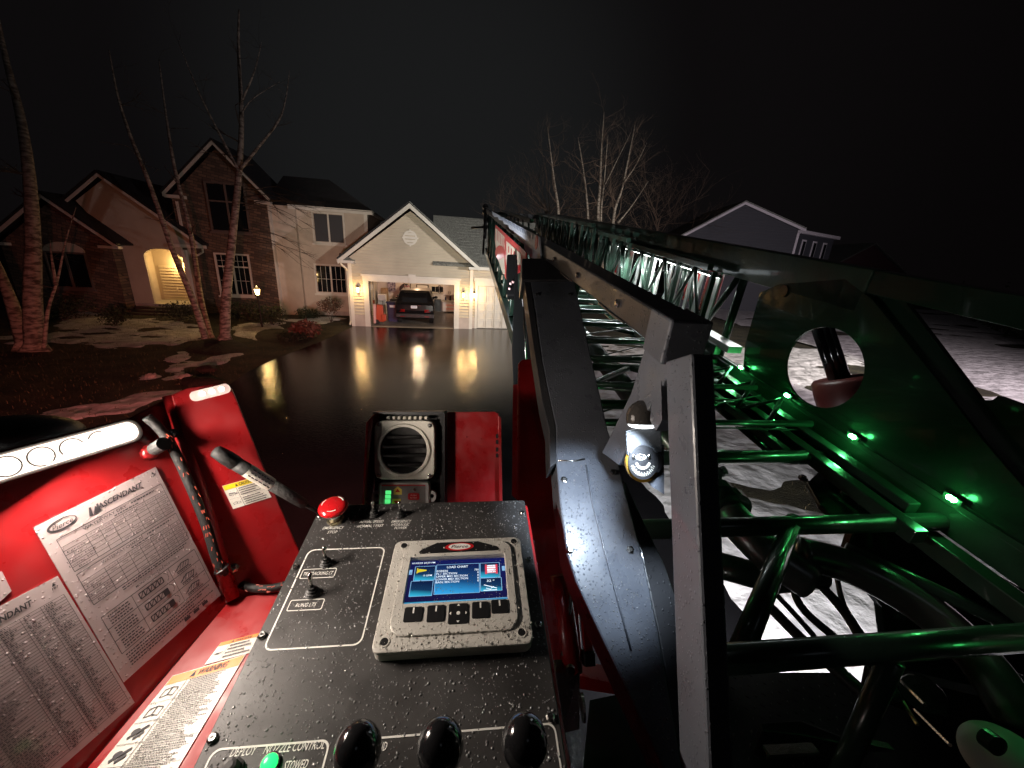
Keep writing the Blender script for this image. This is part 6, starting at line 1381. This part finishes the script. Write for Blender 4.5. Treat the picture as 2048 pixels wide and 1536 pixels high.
# ================================================================== LEFT OF THE ARM: RED COLUMN, BLACK HOUSING, RODS
rc = thing('red_column', at(1100, 1350, 1.15), 'dark red box column between the console and the steel arm', 'column')
MB().prism([at(*q) for q in ((1036, 728, 1.75), (1044, 719, 1.75), (1080, 717, 1.75), (1118, 900, 1.5), (1150, 1120, 1.25), (1168, 1345, 1.1), (1112, 1345, 1.1), (1034, 1000, 1.4))], FWD * .07).build('column', m_redlow, rc, bevel=.008)
MB().prism([at(*q, 1.75) for q in ((1026, 770), (1036, 768), (1034, 1000), (1024, 990))], FWD * .05).build('side_bracket', m_redlow, rc)
MB().tube([at(1118, 1150, 1.12), at(1134, 1250, 1.08), at(1146, 1345, 1.04)], .026, 14).build('red_tube', m_redlow, rc, smooth=True)
MB().lathe(at(1140, 1337, .98), -FWD, [(.012, 0), (.012, .01), (.006, .012)], 14).build('pin', m_black, rc)
MB().tube([at(1150, 1130, 1.1), at(1142, 1200, 1.08), at(1126, 1310, 1.05)], .006, 8).build('strap', m_black, rc)
MB().beam(at(1170, 1235, 1.15), at(1176, 1300, 1.13), .022, .02).build('handle', m_redlow, rc); MB().beam(at(1176, 1300, 1.13), at(1178, 1330, 1.12), .034, .03).build('handle_grip', m_black, rc, bevel=.004)
MB().prism([at(*q) for q in ((1110, 1345, 1.02), (1160, 1345, 1.02), (1160, 1460, .95), (1122, 1470, .95))], FWD * .05).build('foot', m_greydark, rc, bevel=.004)
MB().lathe(at(1163, 1415, .96), RGT, [(.03, 0), (.03, .006), (.02, .008)], 18).build('foot_disc', m_steel, rc)
MB().prism([at(*q) for q in ((1160, 1352, 1.3), (1250, 1372, 1.3), (1252, 1392, 1.3), (1160, 1378, 1.3))], FWD * .08).build('base_lip', m_redlow, rc)
m_soot = M('matt_black', (.0015, .0015, .0015), .7, spec=.2)
bk = thing('black_housing', at(1032, 610, 2.0), 'black box with cable gear hanging under the red ladder board', 'housing')
MB().prism([at(*q, 2.0) for q in ((1014, 508), (1050, 508), (1052, 548), (1048, 592), (1014, 592), (1012, 548))], FWD * .10).build('box', m_soot, bk, bevel=.008)
MB().prism([at(*q, 1.98) for q in ((1030, 520), (1062, 515), (1070, 720), (1066, 1000), (1036, 1000), (1024, 700), (1028, 592))], FWD * .06).build('mast', m_soot, bk, bevel=.004)
for x0, x1 in ((1048, 1052), (1057, 1066)): MB().tube([at(x0, 600, 1.94), at(x1, 724, 1.88)], .006, 8).build('rod', m_steel, bk, smooth=True)
MB().prism([at(*q, 1.955) for q in ((1036, 522), (1046, 532), (1054, 585), (1044, 600), (1036, 575))], FWD * .02).build('link', m_ladder, bk); MB().prism([at(*q, 1.95) for q in ((1038, 560), (1048, 555), (1052, 600), (1046, 612))], FWD * .02).build('link', m_agrey, bk)
for x, y in ((1021, 567), (1026, 564), (1019, 577)): MB().ball(at(x, y, 1.985), .007).build('indicator', M('pink_lens', (.8, .5, .5), .3) if y == 567 else bpy.data.materials['pink_lens'], bk)

# ================================================================== PIPES, HOSES, CYLINDER, DECK
wt = thing('water_pipe', lad(1.0, -1.0, 1.5), 'wide water pipe running under the ladder into a coupled elbow', 'pipe')
m_pipe = M('pipe_metal', (.20, .21, .21), .30, .6, coat=.3, var=(8, .15))
MB().tube([lad(.98, -.99, 1.15), lad(.98, -.96, 7.4)], .062, 18).build('straight_pipe', m_pipe, wt, smooth=True)
for l_, r_ in ((1.22, .085), (1.10, .078), (1.04, .09)): MB().tube([lad(.985, -.99, l_), lad(.985, -.99, l_ - .04)], r_, 20).build('coupling', m_ladder, wt, smooth=False)
for a in (20, 200): MB().lathe(lad(.985, -.99, 1.2) + (LS * math.cos(rad(a)) + LT * math.sin(rad(a))) * .09, (LS * math.cos(rad(a)) + LT * math.sin(rad(a))), [(.022, 0), (.022, .02), (.012, .025)], 10).build('coupling_lug', m_ladder, wt)
MB().tube(smoothpath([lad(.985, -.99, 1.0), lad(1.0, -1.0, .92), lad(1.05, -1.03, .84), lad(1.14, -1.06, .76)], 4), .06, 16).build('elbow', m_pipe, wt, smooth=True)
MB().tube(smoothpath([lt(1592, 1105, -1.02), lt(1690, 1130, -1.03), lt(1800, 1185, -1.05), lt(1890, 1250, -1.08), lt(1975, 1340, -1.13), lt(2040, 1440, -1.2)], 5), .055, 18).build('bent_pipe', M('green_lit_pipe', (.16, .17, .16), .28, .5, coat=.5, bump=(40, .05)), wt, smooth=True)  # faint green of the marker lights put into the metal colour
MB().tube([lt(1420, 1125, -1.12), lt(1545, 1160, -1.12), lt(1640, 1150, -1.12)], .045, 14).build('cross_pipe', m_ladder, wt, smooth=True)
MB().tube([lt(1690, 1095, -1.0), lt(1850, 1170, -1.0), lt(2060, 1270, -1.0)], .02, 10).build('side_pipe', m_ladder, wt, smooth=True)
hoses = (([(1512, 1185), (1590, 1265), (1660, 1330), (1740, 1400)], .017, 'leftmost thick black hose under the ladder'), ([(1530, 1165), (1600, 1240), (1668, 1320), (1740, 1400)], .009, 'thin black hose next to the leftmost hose'),
         ([(1582, 1150), (1600, 1210), (1670, 1275), (1745, 1330), (1790, 1400)], .013, 'curving black hose in the middle of the bundle'), ([(1632, 1160), (1690, 1225), (1740, 1310), (1780, 1400)], .016, 'thick black hose right of the middle of the bundle'), ([(1675, 1160), (1690, 1215), (1745, 1300), (1800, 1400)], .009, 'thin black hose at the right of the bundle'))
for pp, r_, lab in hoses: tag(MB().tube(smoothpath([lt(*q, -1.22) for q in pp], 5), r_, 10).build('hydraulic_hose', m_rubber, smooth=True), lab, 'hose', 'hoses under the ladder')
sk = thing('turntable_skirt', at(1900, 1500, 1.5), 'dark truck turntable side with pipes at the lower right', 'plate')
MB().prism([at(*q, 1.55) for q in ((1712, 1052), (1800, 1048), (1910, 1100), (2070, 1190), (2070, 1620), (1690, 1620), (1745, 1345), (1776, 1312), (1764, 1215), (1690, 1120))], FWD * .04).build('side_plate', m_gus, sk, bevel=.006)
for x, y, r_ in ((1795, 1230, .018), (1840, 1300, .016), (1930, 1300, .02), (1980, 1400, .018), (1880, 1420, .015)): MB().lathe(at(x, y, 1.548), -FWD, [(r_, 0), (r_, .01), (r_ * .6, .014), (r_ * .6, .025)], 6).build('bolt', m_ladder, sk)
MB().beam(at(1780, 1330, 1.5), at(2070, 1400, 1.45), .05, .04).build('rib', m_ladder, sk); MB().tube(smoothpath([at(1790, 1180, 1.5), at(1900, 1230, 1.48), at(1990, 1330, 1.45), at(2070, 1370, 1.42)], 5), .018, 10).build('pipe', m_ladder, sk, smooth=True)
MB().prism([at(*q, 1.545) for q in ((1940, 1120), (2070, 1200), (2070, 1260), (1950, 1190))], -FWD * .02).build('cover', m_black, sk, bevel=.004)
sh_ = thing('pulley_plate', lt(1700, 1000, -.98), 'dark sheave plate with two bolts beneath the green-lit rail', 'plate')
pc = lt(1690, 990, -.98)
MB().prism([lt(*q, -.98) for q in ((1640, 940), (1700, 925), (1755, 945), (1772, 990), (1768, 1030), (1720, 1048), (1680, 1046), (1640, 1010), (1615, 965))], LT * -.02).build('plate', M('sheave_paint', (.03, .03, .03), .35, coat=.3), sh_, bevel=.003)
for x, y, r_ in ((1688, 990, .022), (1722, 1018, .014), (1605, 958, .018)): b_ = MB().lathe(lt(x, y, -.98), LT, [(r_, 0), (r_, .006), (r_ * .6, .008), (r_ * .6, .016), (r_ * .3, .018)], 14).build('bolt', m_steel, sh_)
# lift cylinder seen through the round opening
cy = thing('lift_cylinder', at(1690, 820, 3.0), 'lift cylinder with black rods and a dark red sleeve seen through the round opening', 'cylinder')
cA = at(1640, 640, 2.75); cB = at(1684, 770, 2.75); cC = at(1698, 900, 2.75)
cdir = (cB - cA).normalized(); side = cdir.cross(FWD).normalized()
for o_ in (-.048, 0.0, .045): MB().tube([cA - cdir * .3 + side * o_, cB + side * o_ + cdir * .05], .030, 14).build('rod', m_blackgl, cy, smooth=True)
MB().lathe(at(1681, 762, 2.75), (at(1700, 850, 2.75) - at(1681, 762, 2.75)), [(.155, -.02), (.17, 0), (.17, .10), (.165, .16), (.15, .20), (.11, .24), (.05, .26)], 28).build('sleeve', M('oxide_red', (.05, .009, .008), .45, var=(6, .15)), cy, smooth=True)
# deck with raised tread
dk_ = thing('turntable_deck', V3((.6, .2, 2.0)), 'dark tread plate deck of the truck under the ladder foot', 'deck')
m_deck = M('tread_plate', (.035, .033, .033), .32, .7, var=(5, .3)); ZD = 2.10
dpts = [onz(*q, ZD) for q in ((1180, 1400), (1420, 1352), (1500, 1330), (1560, 1345), (1700, 1345), (1760, 1400), (1850, 1440), (2100, 1500))]
MB().prism(dpts + [V3((2.2, -2.5, ZD)), V3((-1.5, -2.5, ZD)), V3((-1.5, -.15, ZD)), V3((.05, -.1, ZD))], V3((0, 0, -.03))).build('deck_plate', m_deck, dk_)
tr = MB(); 
p0 = onz(1440, 1530, ZD); du = V3((.034, .006, 0)); dv = V3((-.006, .034, 0))
for i in range(-2, 22):
    for j in range(-4, 14):
        c = p0 + du * i + dv * j + V3((0, 0, .0)); q = px(c)
        if not (1440 < q[0] < 1760 and 1350 < q[1] < 1600): continue
        a_ = (du + dv).normalized() if (i + j) % 2 else (du - dv).normalized(); b_ = V3((-a_.y, a_.x, 0))
        tr.add([c - a_ * .011, c - b_ * .0035, c + a_ * .011, c + b_ * .0035, c + V3((0, 0, .004))], [(0, 1, 4), (1, 2, 4), (2, 3, 4), (3, 0, 4)])
tr.build('tread_lugs', m_deck, dk_, kind='stuff')
MB().prism([V3((-1.45, -2.4, .5)), V3((2.1, -2.4, .5)), V3((2.1, -.6, .5)), V3((.3, -.3, .5)), V3((-1.45, -.25, .5))], V3((0, 0, 1.55))).build('truck_body', m_redlow, dk_)
MB().prism([onz(*q, ZD + .12) for q in ((1520, 1445), (1600, 1440), (1690, 1475), (1700, 1490), (1600, 1470), (1525, 1462))], V3((0, 0, -.11))).build('tread_step', m_deck, dk_, bevel=.003)
MB().prism([at(*q, 1.05) for q in ((1540, 1510), (1640, 1505), (1640, 1512), (1540, 1518))], FWD * .03).build('edge_trim', m_steel, dk_)
MB().prism([at(*q, 1.0) for q in ((1735, 1488), (1790, 1500), (1735, 1506))], FWD * .02).build('edge_bracket', m_steel, dk_)
for a, b in (((1770, 1345), (1835, 1450)), ((1785, 1345), (1850, 1410)), ((1830, 1420), (1900, 1490))): MB().tube([at(*a, 1.2), at(*b, 1.05)], .005, 6).build('conduit', m_brass if a[0] == 1770 else m_steel, dk_)
MB().lathe(at(1845, 1385, 1.25), (-FWD - RGT).normalized(), [(.055, 0), (.055, .01), (.03, .012)], 20).build('round_cover', m_ladder, dk_)
cn = thing('grey_canister', at(2005, 1510, 1.0), 'pale grey capped canister at the lower right corner', 'canister')
MB().ball(at(2012, 1525, .98), .075, .075, .09, (RGT, UPV, SE), 24, 14).build('body', m_agrey, cn, smooth=True); MB().lathe(at(1992, 1490, .885), -FWD, [(.022, -.02), (.022, .004), (.012, .006)], 16).build('cap', m_ladder, cn)
# ================================================================== LAMPS OUT OF SIGHT, THE TRUCK'S AND ADDED ONES
bc = thing('red_beacon', V3((-1.75, -.1, 2.0)), 'red warning beacon low on the side of the truck', 'lamp')
MB().lathe(V3((-1.75, -.1, 1.9)), (0, 0, 1), [(.10, 0), (.10, .05), (.06, .06)], 16).build('base', m_black, bc); MB().lathe(V3((-1.75, -.1, 1.96)), (0, 0, 1), [(.085, 0), (.085, .10), (.05, .14)], 16).build('dome', E('beacon_red', (1, .06, .04), 4), bc)
light('beacon_light', 'SPOT', V3((-1.75, .15, 2.0)), bc, 3600, (1, .24, .19), target=V3((-8.5, 12.0, -3.6)), spot_size=rad(80), spot_blend=1.0, shadow_soft_size=.08)
sc_ = thing('scene_lamp', V3((1.4, .9, 1.1)), 'white scene lamp on the truck side that lights the snow', 'lamp')
MB().fbox(lambda a, b, c: V3((1.25 + a, .88 + b, 1.15 + c)), 0, .35, 0, .08, 0, .2).build('lamp_body', m_black, sc_); MB().fbox(lambda a, b, c: V3((1.27 + a, .96 + b, 1.17 + c)), 0, .31, 0, .01, 0, .16).build('lamp_lens', E('scene_lens', (.95, 1, 1), 20), sc_)
light('scene_light', 'SPOT', V3((1.45, 1.05, 1.25)), sc_, 1150, (1, .97, .98), target=V3((2.9, 4, 0)), spot_size=rad(135), spot_blend=.8, shadow_soft_size=.12)

ms = thing('mast_lamp', V3((20, 4.0, 0)), 'tall white scene lamp on a pole off to the right', 'lamp')
MB().tube([V3((20, 4.0, 0)), V3((20, 4.0, 4.65))], .05, 10).build('pole', m_black, ms); MB().fbox(lambda a, b, c: V3((19.75 + a, 3.9 + b, 4.65 + c)), 0, .5, 0, .12, 0, .3).build('lamp_body', m_black, ms)
MB().fbox(lambda a, b, c: V3((19.78 + a, 4.02 + b, 4.68 + c)), 0, .44, 0, .01, 0, .24).build('lamp_lens', E('mast_lens', (1, .97, .9), 20), ms)
light('mast_light', 'SPOT', V3((20, 4.2, 4.8)), ms, 15000, (1, .94, .80), target=V3((6.0, 24.9, 4.2)), spot_size=rad(55), spot_blend=.35, shadow_soft_size=.45)

MB().fbox(lambda a, b, c: V3((19.8 + a, 3.9 + b, 4.25 + c)), 0, .4, 0, .12, 0, .26).build('added_lamp_body', m_black, ms)  # second head, added to light the field and the neighbouring house
MB().fbox(lambda a, b, c: V3((19.83 + a, 4.02 + b, 4.28 + c)), 0, .34, 0, .01, 0, .2).build('lamp_lens', bpy.data.materials['mast_lens'], ms)
light('mast_light', 'SPOT', V3((20, 4.2, 4.4)), ms, 11000, (1, .84, .89), target=V3((14, 20, 1.0)), spot_size=rad(120), spot_blend=.9, shadow_soft_size=.15)
fs = thing('added_front_lamp', V3((-1.25, -.2, 2.1)), 'white lamp on the truck front that lights the name boards', 'lamp')  # unseen lamp, added to brighten the boards
MB().fbox(lambda a, b, c: V3((-1.35 + a, -.3 + b, 2.1 + c)), 0, .2, 0, .12, 0, .18).build('lamp_body', m_black, fs); MB().fbox(lambda a, b, c: V3((-1.33 + a, -.18 + b, 2.12 + c)), 0, .16, 0, .01, 0, .14).build('lamp_lens', bpy.data.materials['mast_lens'], fs)
light('added_front_light', 'SPOT', V3((-1.25, -.1, 2.22)), fs, 900, (.95, .97, 1), target=lad(.29, -.45, 3.2), spot_size=rad(30), spot_blend=.5, shadow_soft_size=.06)
MB().fbox(lambda a, b, c: V3((-1.35 + a, -.3 + b, 1.86 + c)), 0, .2, 0, .12, 0, .18).build('added_lamp_body', m_black, fs); MB().fbox(lambda a, b, c: V3((-1.33 + a, -.18 + b, 1.88 + c)), 0, .16, 0, .01, 0, .14).build('lamp_lens', bpy.data.materials['mast_lens'], fs)
light('house_fill_light', 'SPOT', V3((-1.25, -.1, 1.96)), fs, 2600, (1, .88, .76), target=H(-1.3, 3.2, 3.2), spot_size=rad(19), spot_blend=.7, shadow_soft_size=.1)  # unseen fill lamp, added to brighten the two storey wall
